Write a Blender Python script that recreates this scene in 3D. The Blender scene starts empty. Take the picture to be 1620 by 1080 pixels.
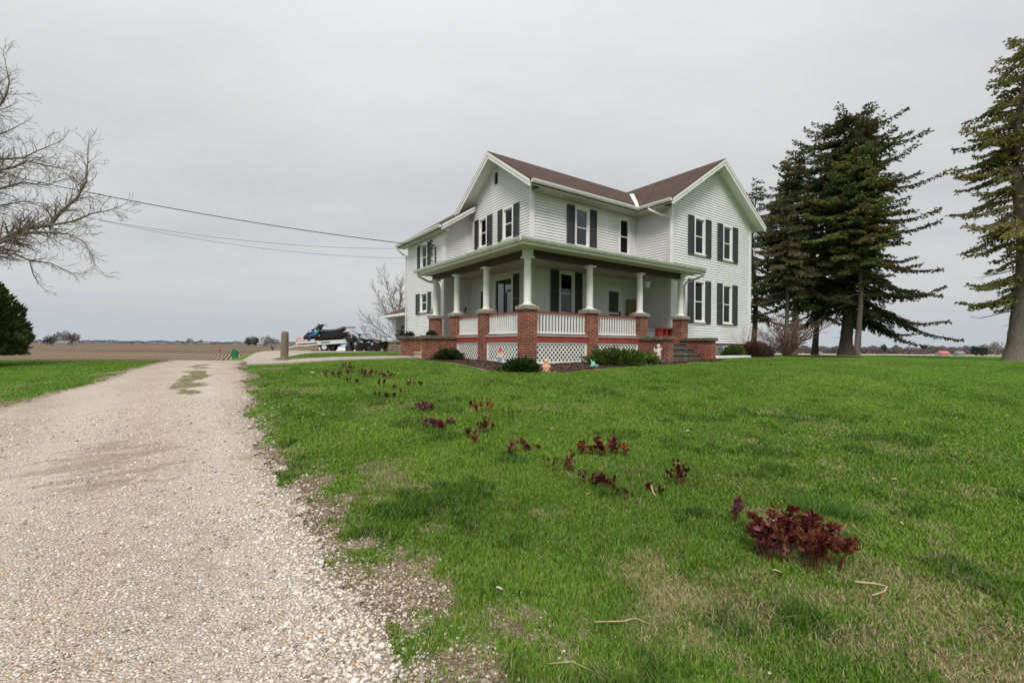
import bpy, math, random
import numpy as np
from mathutils import Vector, Matrix
random.seed(7); rng = np.random.default_rng(11)
D = bpy.data; SC = bpy.context.scene; COL = SC.collection
CA, SA = .816, .578                       # house axes: a = (CA,SA), b = (-SA,CA)
HROT = math.atan2(SA, CA)
def ab(x, y): return CA*x+SA*y, -SA*x+CA*y
def xy(a, b): return CA*a-SA*b, SA*a+CA*b

# ---------------------------------------------------------------- noise / terrain
_tab = rng.random((256, 256))
def vnoise(x, y):
    x = np.asarray(x, float); y = np.asarray(y, float)
    xi = np.floor(x).astype(int); yi = np.floor(y).astype(int)
    fx = x-xi; fy = y-yi; fx = fx*fx*(3-2*fx); fy = fy*fy*(3-2*fy)
    def t(i, j): return _tab[i & 255, j & 255]
    return (t(xi, yi)*(1-fx)+t(xi+1, yi)*fx)*(1-fy)+(t(xi, yi+1)*(1-fx)+t(xi+1, yi+1)*fx)*fy
def fbm(x, y, o=3):
    s = 0; a = .5; n = 0
    for k in range(o):
        s = s+a*vnoise(x*2**k+17.3*k, y*2**k+5.1*k); n += a; a *= .5
    return s/n                              # 0..1
def sst(x, a, b):
    t = np.clip((x-a)/(b-a), 0, 1); return t*t*(3-2*t)
_yy = np.arange(-60, 600, .25)
def _tabl(k):
    v = np.interp(_yy, [p[0] for p in k], [p[1] for p in k])
    ker = np.ones(11)/11; return np.convolve(np.pad(v, 5, mode='edge'), ker, 'valid')
_P = _tabl([(-60, 0), (3, 0), (5, .1), (8, .4), (10.5, .66), (13, .85), (16, .97), (20, 1.0), (25, 1.05), (28, 1.03), (40, .4), (60, -.5), (120, -1), (200, -2), (500, -6), (600, -6)])
_L = _tabl([(-60, 0), (3, 0), (5, .1), (8, .4), (10.5, .66), (13, .82), (17, .85), (20, .6), (26, .3), (35, -.05), (50, -.45), (100, -.7), (200, -1), (600, -1)])
def hz(x, y):
    x = np.asarray(x, float); y = np.asarray(y, float)
    P = np.interp(y, _yy, _P); L = np.interp(y, _yy, _L)
    a = CA*x+SA*y
    r = x/np.maximum(y, 1)
    q = 1-sst(y, 30, 60)*(1-sst(r, -.45, -.05))
    P2 = L*(1-q)+P*q
    w = sst(a, 1.2, 4.2)
    z = L*(1-w)+P2*w
    d = np.hypot(x, y)
    return z+(fbm(x*.7, y*.7, 2)-.5)*.05*np.clip(1-d/40, 0, 1)
def H(x, y): return float(hz(x, y))
def unp(px, py):
    dx = px-810; dy = py-546.6
    return (dx+.007*dy)/720, -(dy-.007*dx)/720
def G(px, py, ymax=400):                    # ground point seen at a pixel of the photograph
    r, v = unp(px, py)
    Y = np.geomspace(1.2, ymax, 6000)
    dz = 1.45+v*Y-hz(r*Y, Y)
    k = int(np.argmax(dz <= 0)) if (dz <= 0).any() else len(Y)-1
    return r*Y[k], Y[k], H(r*Y[k], Y[k])

# ---------------------------------------------------------------- materials
def newmat(n):
    m = D.materials.new(n); m.use_nodes = True; nt = m.node_tree
    return m, nt, nt.nodes['Principled BSDF']
def N(nt, t, **kw):
    n = nt.nodes.new(t)
    for k, v in kw.items():
        if k in n.inputs: n.inputs[k].default_value = v
        else: setattr(n, k, v)
    return n
def ramp(nt, fac, stops):
    r = nt.nodes.new('ShaderNodeValToRGB'); e = r.color_ramp.elements
    while len(e) < len(stops): e.new(.5)
    for i, (p, c) in enumerate(stops): e[i].position = p; e[i].color = (c[0], c[1], c[2], 1) if not isinstance(c, float) else (c, c, c, 1)
    nt.links.new(fac, r.inputs['Fac']); return r.outputs['Color']
def mix(nt, fac, c1, c2, mode='MIX'):
    m = nt.nodes.new('ShaderNodeMix'); m.data_type = 'RGBA'; m.blend_type = mode
    def put(s, v):
        if hasattr(v, 'is_output'): nt.links.new(v, s)
        elif isinstance(v, (int, float)): s.default_value = v
        else: s.default_value = (v[0], v[1], v[2], 1)
    put(m.inputs[0], fac); put(m.inputs[6], c1); put(m.inputs[7], c2)
    return m.outputs[2]
def math_(nt, op, a, b=None):
    m = nt.nodes.new('ShaderNodeMath'); m.operation = op
    for i, v in enumerate((a, b)):
        if v is None: continue
        if hasattr(v, 'is_output'): nt.links.new(v, m.inputs[i])
        else: m.inputs[i].default_value = v
    return m.outputs[0]
def noise(nt, vec, scale, detail=4, rough=.6):
    n = N(nt, 'ShaderNodeTexNoise', Scale=scale, Detail=detail, Roughness=rough)
    if vec is not None: nt.links.new(vec, n.inputs['Vector'])
    return n.outputs['Fac']
def bump(nt, bs, h, strength=.3, dist=.02):
    b = N(nt, 'ShaderNodeBump', Strength=strength, Distance=dist); nt.links.new(h, b.inputs['Height'])
    nt.links.new(b.outputs['Normal'], bs.inputs['Normal'])
def coord(nt, scale=None):
    t = nt.nodes.new('ShaderNodeTexCoord').outputs['Object']
    if scale:
        m = N(nt, 'ShaderNodeMapping', Scale=scale); nt.links.new(t, m.inputs['Vector']); return m.outputs['Vector']
    return t
def simple(n, c, rough=.6, var=.15, sc=8, metal=0, stretch=None, bmp=0, c2=None):
    m, nt, b = newmat(n)
    v = coord(nt, stretch); f = noise(nt, v, sc, 5, .65)
    d = c2 if c2 else tuple(x*(1-var*1.6) for x in c); u = tuple(min(1, x*(1+var)) for x in c)
    nt.links.new(ramp(nt, f, [(.3, d), (.7, u)]), b.inputs['Base Color'])
    b.inputs['Roughness'].default_value = rough; b.inputs['Metallic'].default_value = metal
    if bmp: bump(nt, b, f, bmp, .02)
    return m
M = {}
M['siding'] = simple('siding', (.76, .76, .775), .45, .04, 1.6, c2=(.68, .68, .68), stretch=(1, 1, .35))
M['trim'] = simple('trim', (.78, .78, .775), .45, .04, 3, c2=(.68, .68, .65))
M['gutter'] = simple('gutter', (.62, .63, .585), .4, .06, 4, c2=(.44, .455, .385))
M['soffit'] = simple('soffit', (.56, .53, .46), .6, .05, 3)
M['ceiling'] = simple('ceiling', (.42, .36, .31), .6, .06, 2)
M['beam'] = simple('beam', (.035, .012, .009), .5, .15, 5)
M['shutter'] = simple('shutter', (.045, .046, .052), .5, .2, 10)
M['redpaint'] = simple('redpaint', (.33, .045, .032), .5, .12, 6, c2=(.22, .035, .028))
M['colwhite'] = simple('colwhite', (.74, .735, .71), .4, .03, 4)
M['concrete'] = simple('concrete', (.42, .36, .30), .85, .15, 9, bmp=.2, c2=(.27, .23, .19))
M['capstone'] = simple('capstone', (.30, .27, .21), .9, .2, 14, bmp=.4, c2=(.13, .12, .09))
M['mossstone'] = simple('mossstone', (.13, .12, .08), .95, .35, 8, bmp=.5, c2=(.03, .032, .02))
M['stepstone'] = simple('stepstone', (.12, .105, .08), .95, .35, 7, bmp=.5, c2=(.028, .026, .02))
M['stepsand'] = simple('stepsand', (.44, .37, .28), .9, .15, 9, bmp=.3, c2=(.30, .25, .19))
M['floor'] = simple('porchfloor', (.40, .36, .32), .6, .1, 6)
M['dark_interior'] = simple('dark_interior', (.035, .032, .03), .9, .1, 3)  # near-black tone, puts the darkness behind windows and lattice into colour
M['curtain'] = simple('curtain', (.55, .54, .52), .9, .25, 9, stretch=(8, 8, .3))
M['doorred'] = simple('doorred', (.12, .03, .022), .5, .15, 6)
M['tan'] = simple('tanboard', (.22, .16, .115), .7, .08, 3)
M['black'] = simple('blackrubber', (.018, .018, .019), .5, .2, 12)
M['blackgloss'] = simple('blackgloss', (.015, .016, .018), .18, .1, 8)
M['metal'] = simple('galv', (.5, .5, .5), .35, .1, 8, metal=.7)
M['alu'] = simple('alu', (.68, .68, .68), .4, .08, 5, metal=.25)
M['darkmetal'] = simple('darkmetal', (.05, .05, .055), .45, .2, 10, metal=.5)
M['orange'] = simple('orange', (.75, .16, .02), .4, .1, 8)
M['blue'] = simple('bluegraphic', (.03, .2, .6), .25, .1, 8)
M['teal'] = simple('tealgraphic', (.02, .38, .34), .25, .1, 8)
M['red'] = simple('redlamp', (.5, .02, .02), .3, .1, 8)
M['whitepaint'] = simple('whitepaint', (.78, .78, .78), .4, .05, 6)
M['palblue'] = simple('paleblue', (.35, .5, .7), .35, .1, 6)
M['statue'] = simple('statuestone', (.6, .58, .53), .85, .2, 25, bmp=.3, c2=(.36, .35, .32))
M['terracotta'] = simple('terracotta', (.62, .36, .24), .8, .15, 25, c2=(.42, .24, .15))
M['gnomeskin'] = simple('gnomeskin', (.62, .40, .22), .7, .1, 20)
M['gnomeblue'] = simple('gnomeblue', (.10, .26, .48), .6, .1, 20)
M['gnomered'] = simple('gnomered', (.55, .03, .03), .6, .1, 20)
M['verdigris'] = simple('verdigris', (.22, .55, .45), .6, .1, 20)
M['greyplastic'] = simple('greyplastic', (.2, .2, .22), .5, .05, 6)
M['greenbox'] = simple('greenbox', (.01, .16, .075), .4, .1, 6)
M['barnred'] = simple('barnred', (.55, .12, .11), .6, .1, 1)
M['farwhite'] = simple('farwhite', (.27, .27, .27), .6, .1, 1)
M['farroof'] = simple('farroof', (.2, .19, .2), .8, .1, 1)
M['bark'] = simple('bark', (.10, .075, .06), .95, .35, 6, stretch=(4, 4, .7), bmp=.8, c2=(.035, .028, .024))
M['barkpale'] = simple('barkpale', (.15, .12, .10), .95, .3, 7, stretch=(4, 4, .7), bmp=.7, c2=(.08, .065, .055))
M['barkgrey'] = simple('barkgrey', (.25, .215, .17), .95, .3, 6, stretch=(3, 3, 3), bmp=.5, c2=(.11, .095, .075))
M['twigbrown'] = simple('twigbrown', (.20, .125, .085), .95, .3, 6)
M['straw'] = simple('strawstick', (.45, .33, .2), .9, .2, 20)
M['wood'] = simple('postwood', (.20, .16, .115), .95, .3, 9, stretch=(6, 6, .6), bmp=.9, c2=(.07, .055, .04))
M['wire'] = simple('wire', (.04, .04, .045), .6, .1, 4)
M['mulch'] = simple('mulch', (.085, .045, .032), .95, .5, 12, bmp=1.0, c2=(.008, .005, .004))
M['brownstone'] = simple('foundation', (.30, .2, .13), .9, .2, 4, bmp=.3, c2=(.17, .12, .09))
M['fan'] = simple('rustwood', (.28, .13, .08), .8, .2, 9)

def brickmat(n, c1, c2, mort, w=.212, h=.0677, ms=.008, dirt=.35, rough=.85):
    m, nt, b = newmat(n); o = coord(nt)
    s = N(nt, 'ShaderNodeSeparateXYZ'); nt.links.new(o, s.inputs[0])
    u = math_(nt, 'ADD', s.outputs[0], s.outputs[1])
    c = N(nt, 'ShaderNodeCombineXYZ'); nt.links.new(u, c.inputs[0]); nt.links.new(s.outputs[2], c.inputs[1])
    t = N(nt, 'ShaderNodeTexBrick', Scale=1.0, Color1=(*c1, 1), Color2=(*c2, 1), Mortar=(*mort, 1))
    t.inputs['Mortar Size'].default_value = ms; t.inputs['Brick Width'].default_value = w; t.inputs['Row Height'].default_value = h
    t.inputs['Mortar Smooth'].default_value = .2; t.inputs['Bias'].default_value = -.1
    nt.links.new(c.outputs[0], t.inputs['Vector'])
    f = noise(nt, o, 3.5, 5, .7); d = ramp(nt, f, [(.35, (1-dirt,)*3), (.62, (1.08,)*3)])
    nt.links.new(mix(nt, 1.0, t.outputs['Color'], d, 'MULTIPLY'), b.inputs['Base Color'])
    b.inputs['Roughness'].default_value = rough
    inv = math_(nt, 'SUBTRACT', 1.0, t.outputs['Fac'])
    bump(nt, b, inv, .6, .01); return m
M['brick'] = brickmat('brick', (.235, .046, .022), (.115, .024, .015), (.40, .28, .19), ms=.0085, dirt=.45)
M['stonewall'] = brickmat('fieldstone', (.42, .33, .22), (.22, .17, .13), (.12, .1, .085), .3, .11, .02)
M['glassblock'] = brickmat('glassblock', (.16, .19, .22), (.1, .12, .14), (.3, .3, .3), .2, .2, .015, .1, .2)
def shingle(n, ax):
    m, nt, b = newmat(n); o = coord(nt)
    s = N(nt, 'ShaderNodeSeparateXYZ'); nt.links.new(o, s.inputs[0])
    c = N(nt, 'ShaderNodeCombineXYZ'); nt.links.new(s.outputs[ax], c.inputs[0]); nt.links.new(math_(nt, 'MULTIPLY', s.outputs[2], 1.75), c.inputs[1])
    t = N(nt, 'ShaderNodeTexBrick', Scale=1.0, Color1=(.092, .050, .034, 1), Color2=(.048, .028, .02, 1), Mortar=(.026, .018, .015, 1))
    t.inputs['Mortar Size'].default_value = .006; t.inputs['Brick Width'].default_value = .3; t.inputs['Row Height'].default_value = .14
    nt.links.new(c.outputs[0], t.inputs['Vector'])
    f = noise(nt, o, 9, 6, .75); d = ramp(nt, f, [(.3, (.6, .58, .58)), (.7, (1.35, 1.28, 1.2))])
    nt.links.new(mix(nt, 1.0, t.outputs['Color'], d, 'MULTIPLY'), b.inputs['Base Color'])
    b.inputs['Roughness'].default_value = .95; bump(nt, b, f, .5, .02); return m
M['shingle_a'] = shingle('shingles_main', 0); M['shingle_b'] = shingle('shingles_wing', 1)
def glassmat(n, refl, tint):
    m, nt, b = newmat(n); out = nt.nodes['Material Output']
    gl = N(nt, 'ShaderNodeBsdfGlossy', Roughness=.02); gl.inputs['Color'].default_value = (.95, .97, 1, 1)
    tr = N(nt, 'ShaderNodeBsdfTransparent'); tr.inputs['Color'].default_value = (*tint, 1)
    fr = N(nt, 'ShaderNodeFresnel', IOR=refl); mx = N(nt, 'ShaderNodeMixShader')
    nt.links.new(fr.outputs[0], mx.inputs[0]); nt.links.new(tr.outputs[0], mx.inputs[1]); nt.links.new(gl.outputs[0], mx.inputs[2])
    nt.links.new(mx.outputs[0], out.inputs[0]); return m
M['glass'] = glassmat('glass', 1.32, (.7, .73, .75)); M['patioglass'] = glassmat('patioglass', 2.3, (.6, .62, .64))
def leafmat(n, trans=.2, rough=.6):
    m, nt, b = newmat(n); out = nt.nodes['Material Output']
    at = N(nt, 'ShaderNodeAttribute', attribute_name='col')
    nt.links.new(at.outputs['Color'], b.inputs['Base Color']); b.inputs['Roughness'].default_value = rough
    b.inputs['Specular IOR Level'].default_value = .12
    t = N(nt, 'ShaderNodeBsdfTranslucent'); nt.links.new(at.outputs['Color'], t.inputs['Color'])
    mx = N(nt, 'ShaderNodeMixShader'); mx.inputs[0].default_value = trans
    nt.links.new(b.outputs[0], mx.inputs[1]); nt.links.new(t.outputs[0], mx.inputs[2]); nt.links.new(mx.outputs[0], out.inputs[0])
    return m
M['leaf'] = leafmat('foliage', .22); M['grass'] = leafmat('grassblades', .3, .75); M['stone'] = leafmat('stones', 0, .85)

# ---------------------------------------------------------------- mesh builder
class MB:
    def __init__(s): s.v = []; s.f = []
    def add(s, vs, fs):
        n = len(s.v); s.v += [tuple(p) for p in vs]; s.f += [tuple(n+i for i in f) for f in fs]
    def box(s, x0, x1, y0, y1, z0, z1):
        s.add([(x0, y0, z0), (x1, y0, z0), (x1, y1, z0), (x0, y1, z0), (x0, y0, z1), (x1, y0, z1), (x1, y1, z1), (x0, y1, z1)],
              [(0, 3, 2, 1), (4, 5, 6, 7), (0, 1, 5, 4), (1, 2, 6, 5), (2, 3, 7, 6), (3, 0, 4, 7)])
        return s
    def bbox(s, x0, x1, y0, y1, z0, z1, r=.01):      # box with chamfered upper edges
        s.add([(x0, y0, z0), (x1, y0, z0), (x1, y1, z0), (x0, y1, z0), (x0, y0, z1-r), (x1, y0, z1-r), (x1, y1, z1-r), (x0, y1, z1-r),
               (x0+r, y0+r, z1), (x1-r, y0+r, z1), (x1-r, y1-r, z1), (x0+r, y1-r, z1)],
              [(0, 3, 2, 1), (0, 1, 5, 4), (1, 2, 6, 5), (2, 3, 7, 6), (3, 0, 4, 7), (4, 5, 9, 8), (5, 6, 10, 9), (6, 7, 11, 10), (7, 4, 8, 11), (8, 9, 10, 11)])
        return s
    def tube(s, pts, rad, n=8, cap=True):
        pts = [Vector(p) for p in pts]; rad = rad if hasattr(rad, '__len__') else [rad]*len(pts)
        base = len(s.v); up = Vector((0, 0, 1))
        for i, p in enumerate(pts):
            t = (pts[min(i+1, len(pts)-1)]-pts[max(i-1, 0)]).normalized()
            u = t.cross(up)
            if u.length < .05: u = t.cross(Vector((0, 1, 0)))
            u.normalize(); w = u.cross(t)
            for k in range(n):
                an = 2*math.pi*k/n; s.v.append(tuple(p+(u*math.cos(an)+w*math.sin(an))*rad[i]))
        for i in range(len(pts)-1):
            for k in range(n):
                k2 = (k+1) % n; s.f.append((base+i*n+k, base+i*n+k2, base+(i+1)*n+k2, base+(i+1)*n+k))
        if cap:
            s.f.append(tuple(base+k for k in range(n))); s.f.append(tuple(base+(len(pts)-1)*n+k for k in range(n)))
        return s
    def lathe(s, cx, cy, prof, n=20):
        base = len(s.v)
        for r, z in prof:
            for k in range(n):
                an = 2*math.pi*k/n; s.v.append((cx+r*math.cos(an), cy+r*math.sin(an), z))
        for i in range(len(prof)-1):
            for k in range(n):
                k2 = (k+1) % n; s.f.append((base+i*n+k, base+i*n+k2, base+(i+1)*n+k2, base+(i+1)*n+k))
        s.f.append(tuple(base+k for k in range(n))); s.f.append(tuple(base+(len(prof)-1)*n+k for k in range(n)))
        return s
    def loft(s, secs, n=12, p=2.6):                   # sections (x, cy, cz, halfwidth, halfheight) along x
        base = len(s.v)
        for x, cy, cz, hw, hh in secs:
            for k in range(n):
                an = 2*math.pi*k/n; c, d = math.cos(an), math.sin(an)
                s.v.append((x, cy+hw*math.copysign(abs(c)**(2/p), c), cz+hh*math.copysign(abs(d)**(2/p), d)))
        for i in range(len(secs)-1):
            for k in range(n):
                k2 = (k+1) % n; s.f.append((base+i*n+k, base+i*n+k2, base+(i+1)*n+k2, base+(i+1)*n+k))
        s.f.append(tuple(base+k for k in range(n))); s.f.append(tuple(base+(len(secs)-1)*n+k for k in range(n)))
        return s
    def prism(s, poly, y0, y1, ax='y'):               # polygon (u,w) extruded
        n = len(poly); f = (lambda u, w, y: (u, y, w)) if ax == 'y' else ((lambda u, w, y: (y, u, w)) if ax == 'x' else (lambda u, w, y: (u, w, y)))
        s.add([f(u, w, y0) for u, w in poly]+[f(u, w, y1) for u, w in poly],
              [tuple(range(n))[::-1], tuple(range(n, 2*n))]+[(i, (i+1) % n, n+(i+1) % n, n+i) for i in range(n)])
        return s
    def wheel(s, c, r, w, ax='y', n=20, rr=.3):        # tyre along an axis
        pr = [(r*.55, -w/2), (r*.9, -w/2), (r, -w*rr), (r, w*rr), (r*.9, w/2), (r*.55, w/2)]
        base = len(s.v)
        for q, o in pr:
            for k in range(n):
                an = 2*math.pi*k/n; d = (q*math.cos(an), o, q*math.sin(an)) if ax == 'y' else (o, q*math.cos(an), q*math.sin(an))
                s.v.append((c[0]+d[0], c[1]+d[1], c[2]+d[2]))
        for i in range(len(pr)-1):
            for k in range(n):
                k2 = (k+1) % n; s.f.append((base+i*n+k, base+i*n+k2, base+(i+1)*n+k2, base+(i+1)*n+k))
        s.f.append(tuple(base+k for k in range(n))); s.f.append(tuple(base+(len(pr)-1)*n+k for k in range(n)))
        return s
    def build(s, name, mat, parent=None, smooth=False, off=(0, 0, 0)):
        me = D.meshes.new(name); me.from_pydata([(x-off[0], y-off[1], z-off[2]) for x, y, z in s.v], [], s.f)
        me.materials.append(M[mat] if isinstance(mat, str) else mat)
        if smooth: me.polygons.foreach_set('use_smooth', [len(p.vertices) == 4 for p in me.polygons])
        o = D.objects.new(name, me); COL.objects.link(o); o.parent = parent
        return o
def npmesh(name, V, F, mat, parent=None, col=None, smooth=False):
    me = D.meshes.new(name); V = np.asarray(V, np.float32); F = np.asarray(F, np.int32); k = F.shape[1]
    me.vertices.add(len(V)); me.vertices.foreach_set('co', V.ravel())
    me.loops.add(F.size); me.loops.foreach_set('vertex_index', F.ravel())
    me.polygons.add(len(F)); me.polygons.foreach_set('loop_start', np.arange(0, F.size, k, dtype=np.int32))
    if smooth: me.polygons.foreach_set('use_smooth', np.ones(len(F), bool))
    if col is not None:
        c = me.attributes.new('col', 'FLOAT_COLOR', 'POINT'); cc = np.ones((len(V), 4), np.float32); cc[:, :3] = col
        c.data.foreach_set('color', cc.ravel())
    me.update(calc_edges=True); me.materials.append(M[mat] if isinstance(mat, str) else mat)
    o = D.objects.new(name, me); COL.objects.link(o); o.parent = parent; return o
def tag(o, label, cat, group=None):
    o['label'] = label; o['category'] = cat
    if group: o['group'] = group
    return o
def thing(name, label, cat, loc, rz=0, group=None):
    o = D.objects.new(name, None); COL.objects.link(o); o.location = loc; o.rotation_euler = (0, 0, rz); o.empty_display_size = .2
    return tag(o, label, cat, group)
def segs(P0, P1, R0, R1, n=4):                         # many tapered prisms
    P0 = np.asarray(P0, float); P1 = np.asarray(P1, float); R0 = np.asarray(R0)[:, None]; R1 = np.asarray(R1)[:, None]
    T = P1-P0; L = np.linalg.norm(T, axis=1, keepdims=True)+1e-9; T = T/L; P1 = P1+T*np.minimum(R1, L*.1)
    U = np.cross(T, [0, 0, 1.]); bad = np.linalg.norm(U, axis=1) < .05; U[bad] = [1, 0, 0]
    U /= np.linalg.norm(U, axis=1, keepdims=True); W = np.cross(U, T)
    vs = []
    for P, R in ((P0, R0), (P1, R1)):
        for k in range(n):
            an = 2*math.pi*k/n; vs.append(P+(U*math.cos(an)+W*math.sin(an))*R)
    V = np.stack(vs, 1); m = len(P0); V = V.reshape(-1, 3)
    b = np.arange(m)[:, None]*2*n
    F = np.concatenate([b+np.array([[k, (k+1) % n, n+(k+1) % n, n+k]]) for k in range(n)], 0)
    return V, F
def sprigs(P, Dr, L, W, col, jit=.25):                 # crossed leaf-shaped quads
    m = len(P); Dr = Dr+rng.normal(0, jit, Dr.shape); Dr /= np.linalg.norm(Dr, axis=1, keepdims=True)+1e-9
    U = np.cross(Dr, rng.normal(0, 1, Dr.shape)); U /= np.linalg.norm(U, axis=1, keepdims=True)+1e-9
    W2 = np.cross(U, Dr); L = L[:, None]; W = W[:, None]
    V = np.stack([P, P+Dr*L*.45+U*W, P+Dr*L, P+Dr*L*.45-U*W, P, P+Dr*L*.5+W2*W, P+Dr*L, P+Dr*L*.5-W2*W], 1).reshape(-1, 3)
    b = np.arange(m)[:, None]*8
    F = np.concatenate([b+[0, 1, 2, 3], b+[4, 5, 6, 7]], 0)
    return V, F, np.repeat(col, 8, 0)

# ---------------------------------------------------------------- camera, sky, sun
cam = D.cameras.new('camera'); co = D.objects.new('camera', cam); COL.objects.link(co); SC.camera = co
co.location = (0, 0, 1.45); co.rotation_euler = (Matrix.Rotation(math.radians(90), 4, 'X') @ Matrix.Rotation(.007, 4, 'Z')).to_euler()
cam.lens = 16; cam.sensor_width = 36; cam.shift_y = 6.6/1620; cam.clip_end = 9000; cam.clip_start = .05
w = D.worlds.new('World'); SC.world = w; w.use_nodes = True; nt = w.node_tree; bg = nt.nodes['Background']
SUN_EL, SUN_AZ = 50, -8                                # azimuth from -Y (behind the camera)
sd = Vector((math.sin(math.radians(SUN_AZ))*math.cos(math.radians(SUN_EL)), -math.cos(math.radians(SUN_AZ))*math.cos(math.radians(SUN_EL)), math.sin(math.radians(SUN_EL))))
sky = N(nt, 'ShaderNodeTexSky', sky_type='NISHITA'); sky.sun_disc = False; sky.sun_elevation = math.radians(SUN_EL)
sky.sun_rotation = math.atan2(sd.x, sd.y); sky.air_density = 1.5; sky.dust_density = 4
tc = nt.nodes.new('ShaderNodeTexCoord').outputs['Generated']
sp = N(nt, 'ShaderNodeSeparateXYZ'); nt.links.new(tc, sp.inputs[0])
zz = math_(nt, 'MAXIMUM', sp.outputs[2], 0.0); den = math_(nt, 'ADD', zz, .16)
cx = math_(nt, 'DIVIDE', sp.outputs[0], den); cy = math_(nt, 'DIVIDE', sp.outputs[1], den)
cb = N(nt, 'ShaderNodeCombineXYZ'); nt.links.new(cx, cb.inputs[0]); nt.links.new(cy, cb.inputs[1])
rot = N(nt, 'ShaderNodeMapping', Rotation=(0, 0, -.6), Scale=(.55, 1.0, 1)); nt.links.new(cb.outputs[0], rot.inputs[0])
f1 = noise(nt, rot.outputs[0], .8, 5, .55)
f2 = noise(nt, rot.outputs[0], 2.6, 6, .6)
cl = ramp(nt, f1, [(.3, (5.25, 5.38, 5.6)), (.52, (5.95, 6.02, 6.12)), (.72, (6.5, 6.5, 6.52))])
cl2 = ramp(nt, f2, [(.35, (.965, .965, .975)), (.65, (1.025, 1.02, 1.02))])
c3 = mix(nt, 1.0, cl, cl2, 'MULTIPLY')
# bluish layered band low over the horizon, broken by streaks
st = N(nt, 'ShaderNodeMapping', Scale=(1.2, 1.2, 26)); nt.links.new(tc, st.inputs[0]); f3 = noise(nt, st.outputs[0], 1.3, 5, .6)
elev = math_(nt, 'ADD', zz, math_(nt, 'MULTIPLY', math_(nt, 'SUBTRACT', f3, .5), .10))
band = ramp(nt, elev, [(.0, (4.9, 5.3, 5.75)), (.045, (5.0, 5.3, 5.65)), (.085, (5.6, 5.7, 5.85)), (.12, (5.95, 5.95, 6.0))])
fb = ramp(nt, zz, [(.06, (1., 1., 1.)), (.2, (0., 0., 0.))])
c4 = mix(nt, fb, c3, band)
grad = ramp(nt, zz, [(.0, (1.0, 1.0, 1.0)), (.32, (1.0, 1.0, 1.0)), (.6, (1.32, 1.315, 1.31)), (1., (1.25, 1.25, 1.25))])
c5 = mix(nt, 1.0, c4, grad, 'MULTIPLY')
fin = mix(nt, .06, c5, sky.outputs[0])
nt.links.new(fin, bg.inputs['Color']); bg.inputs['Strength'].default_value = .0575
sl = D.lights.new('sun', 'SUN'); so = D.objects.new('sun', sl); COL.objects.link(so)
sl.energy = 1.5; sl.angle = math.radians(18); sl.color = (1, .965, .92)
so.rotation_euler = sd.to_track_quat('Z', 'Y').to_euler()
SC.view_settings.view_transform = 'Standard'; SC.view_settings.look = 'None'; SC.view_settings.exposure = 0.95; SC.view_settings.gamma = 1
SC.cycles.max_bounces = 6; SC.cycles.transparent_max_bounces = 8; SC.cycles.diffuse_bounces = 3

# ---------------------------------------------------------------- ground masks
def drive_e(x, y):                                     # >0 on the gravel, metres to the edge
    a, b = ab(x, y)
    aR = np.interp(b, [-6, 0, 2, 5, 8.4, 12, 16, 19, 24], [.9, .70, .72, .68, .82, 1.05, 1.3, 1.6, 1.7])
    aL = np.interp(b, [-6, 5, 9, 11, 13, 16, 18.5, 22], [-6.5, -4.4, -3.3, -2.6, -1.75, -1.1, -.6, -.8])
    e = np.minimum(aR-a, a-aL); e = np.minimum(e, 21-b)
    return e+(fbm(x*1.1+3, y*1.1, 3)-.5)*.5+(fbm(x*7, y*7+9, 2)-.5)*.22
def median_m(x, y):
    a, b = ab(x, y)
    m = sst(b, 8.6, 11.5)*(1-sst(b, 15.5, 19))*np.exp(-((a-.05-(b-12)*.06)/.42)**2)
    return np.clip(sst(m*.8+fbm(x*2.6, y*2.6, 4)*1.1, .98, 1.3), 0, 1)
def wear_m(x, y):                                      # bare earth streaks in the gravel
    a, b = ab(x, y)
    s = np.exp(-((b-6.6)/1.5)**2)*np.exp(-((a+.75)/1.0)**2)
    g = fbm(a*1.1+b*.8+4, b*9+2, 3)
    t = sst(s*.75+g*1.1, .98, 1.3)
    t2 = sst(fbm(a*2.2, b*.35+7, 3), .6, .78)*.45
    return np.clip(np.maximum(t, t2), 0, 1)
def bed_e(x, y):                                       # mulch bed in front of the porch, >0 inside
    a, b = ab(x, y)
    fr = np.minimum(np.minimum(a-6.55+.15*np.sin(b*.9), b-8.86-.1*np.sin(a*.8)), (a+b-16.85)/1.41)
    fr = np.minimum(fr, np.maximum(10.9-b, 8.5-a)); fr = np.minimum(fr, np.minimum(13.3-a, 14.85-b))
    lf = fr
    rt = np.minimum(np.minimum(a-15.2, 23.4-a), np.minimum(b-(10.35+.15*np.sin(a*1.1)), 11.5-b))
    cr = np.minimum(np.minimum(a-13.1, 15.9-a), np.minimum(b-8.95-.1*np.sin(a*2), 9.6-b))
    rd = 1.7-np.hypot((x-15.35)/1.0, (y-22.3)/.7)
    e = np.maximum(np.maximum(np.maximum(fr, lf), np.maximum(rt, cr)), rd)
    return e+(fbm(x*2.5, y*2.5, 2)-.5)*.12
def inpoly(a, b, poly):
    r = np.zeros(np.shape(a), bool); n = len(poly)
    for i in range(n):
        (x1, y1), (x2, y2) = poly[i], poly[(i+1) % n]
        c = ((y1 > b) != (y2 > b)) & (a < (x2-x1)*(b-y1)/(y2-y1+1e-12)+x1); r ^= c
    return r
PAD = [(1.55, 17.1), (2.3, 18.0), (5.0, 23.4), (9.5, 25.0), (9.7, 34), (3.6, 34), (1.5, 24)]
WALK = [(1.35, 15.35), (6.75, 15.35), (6.75, 16.75), (1.6, 16.8)]
APRON = [(1.4, 15.35), (2.5, 15.35), (2.3, 18.0), (1.55, 18.0)]
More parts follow.
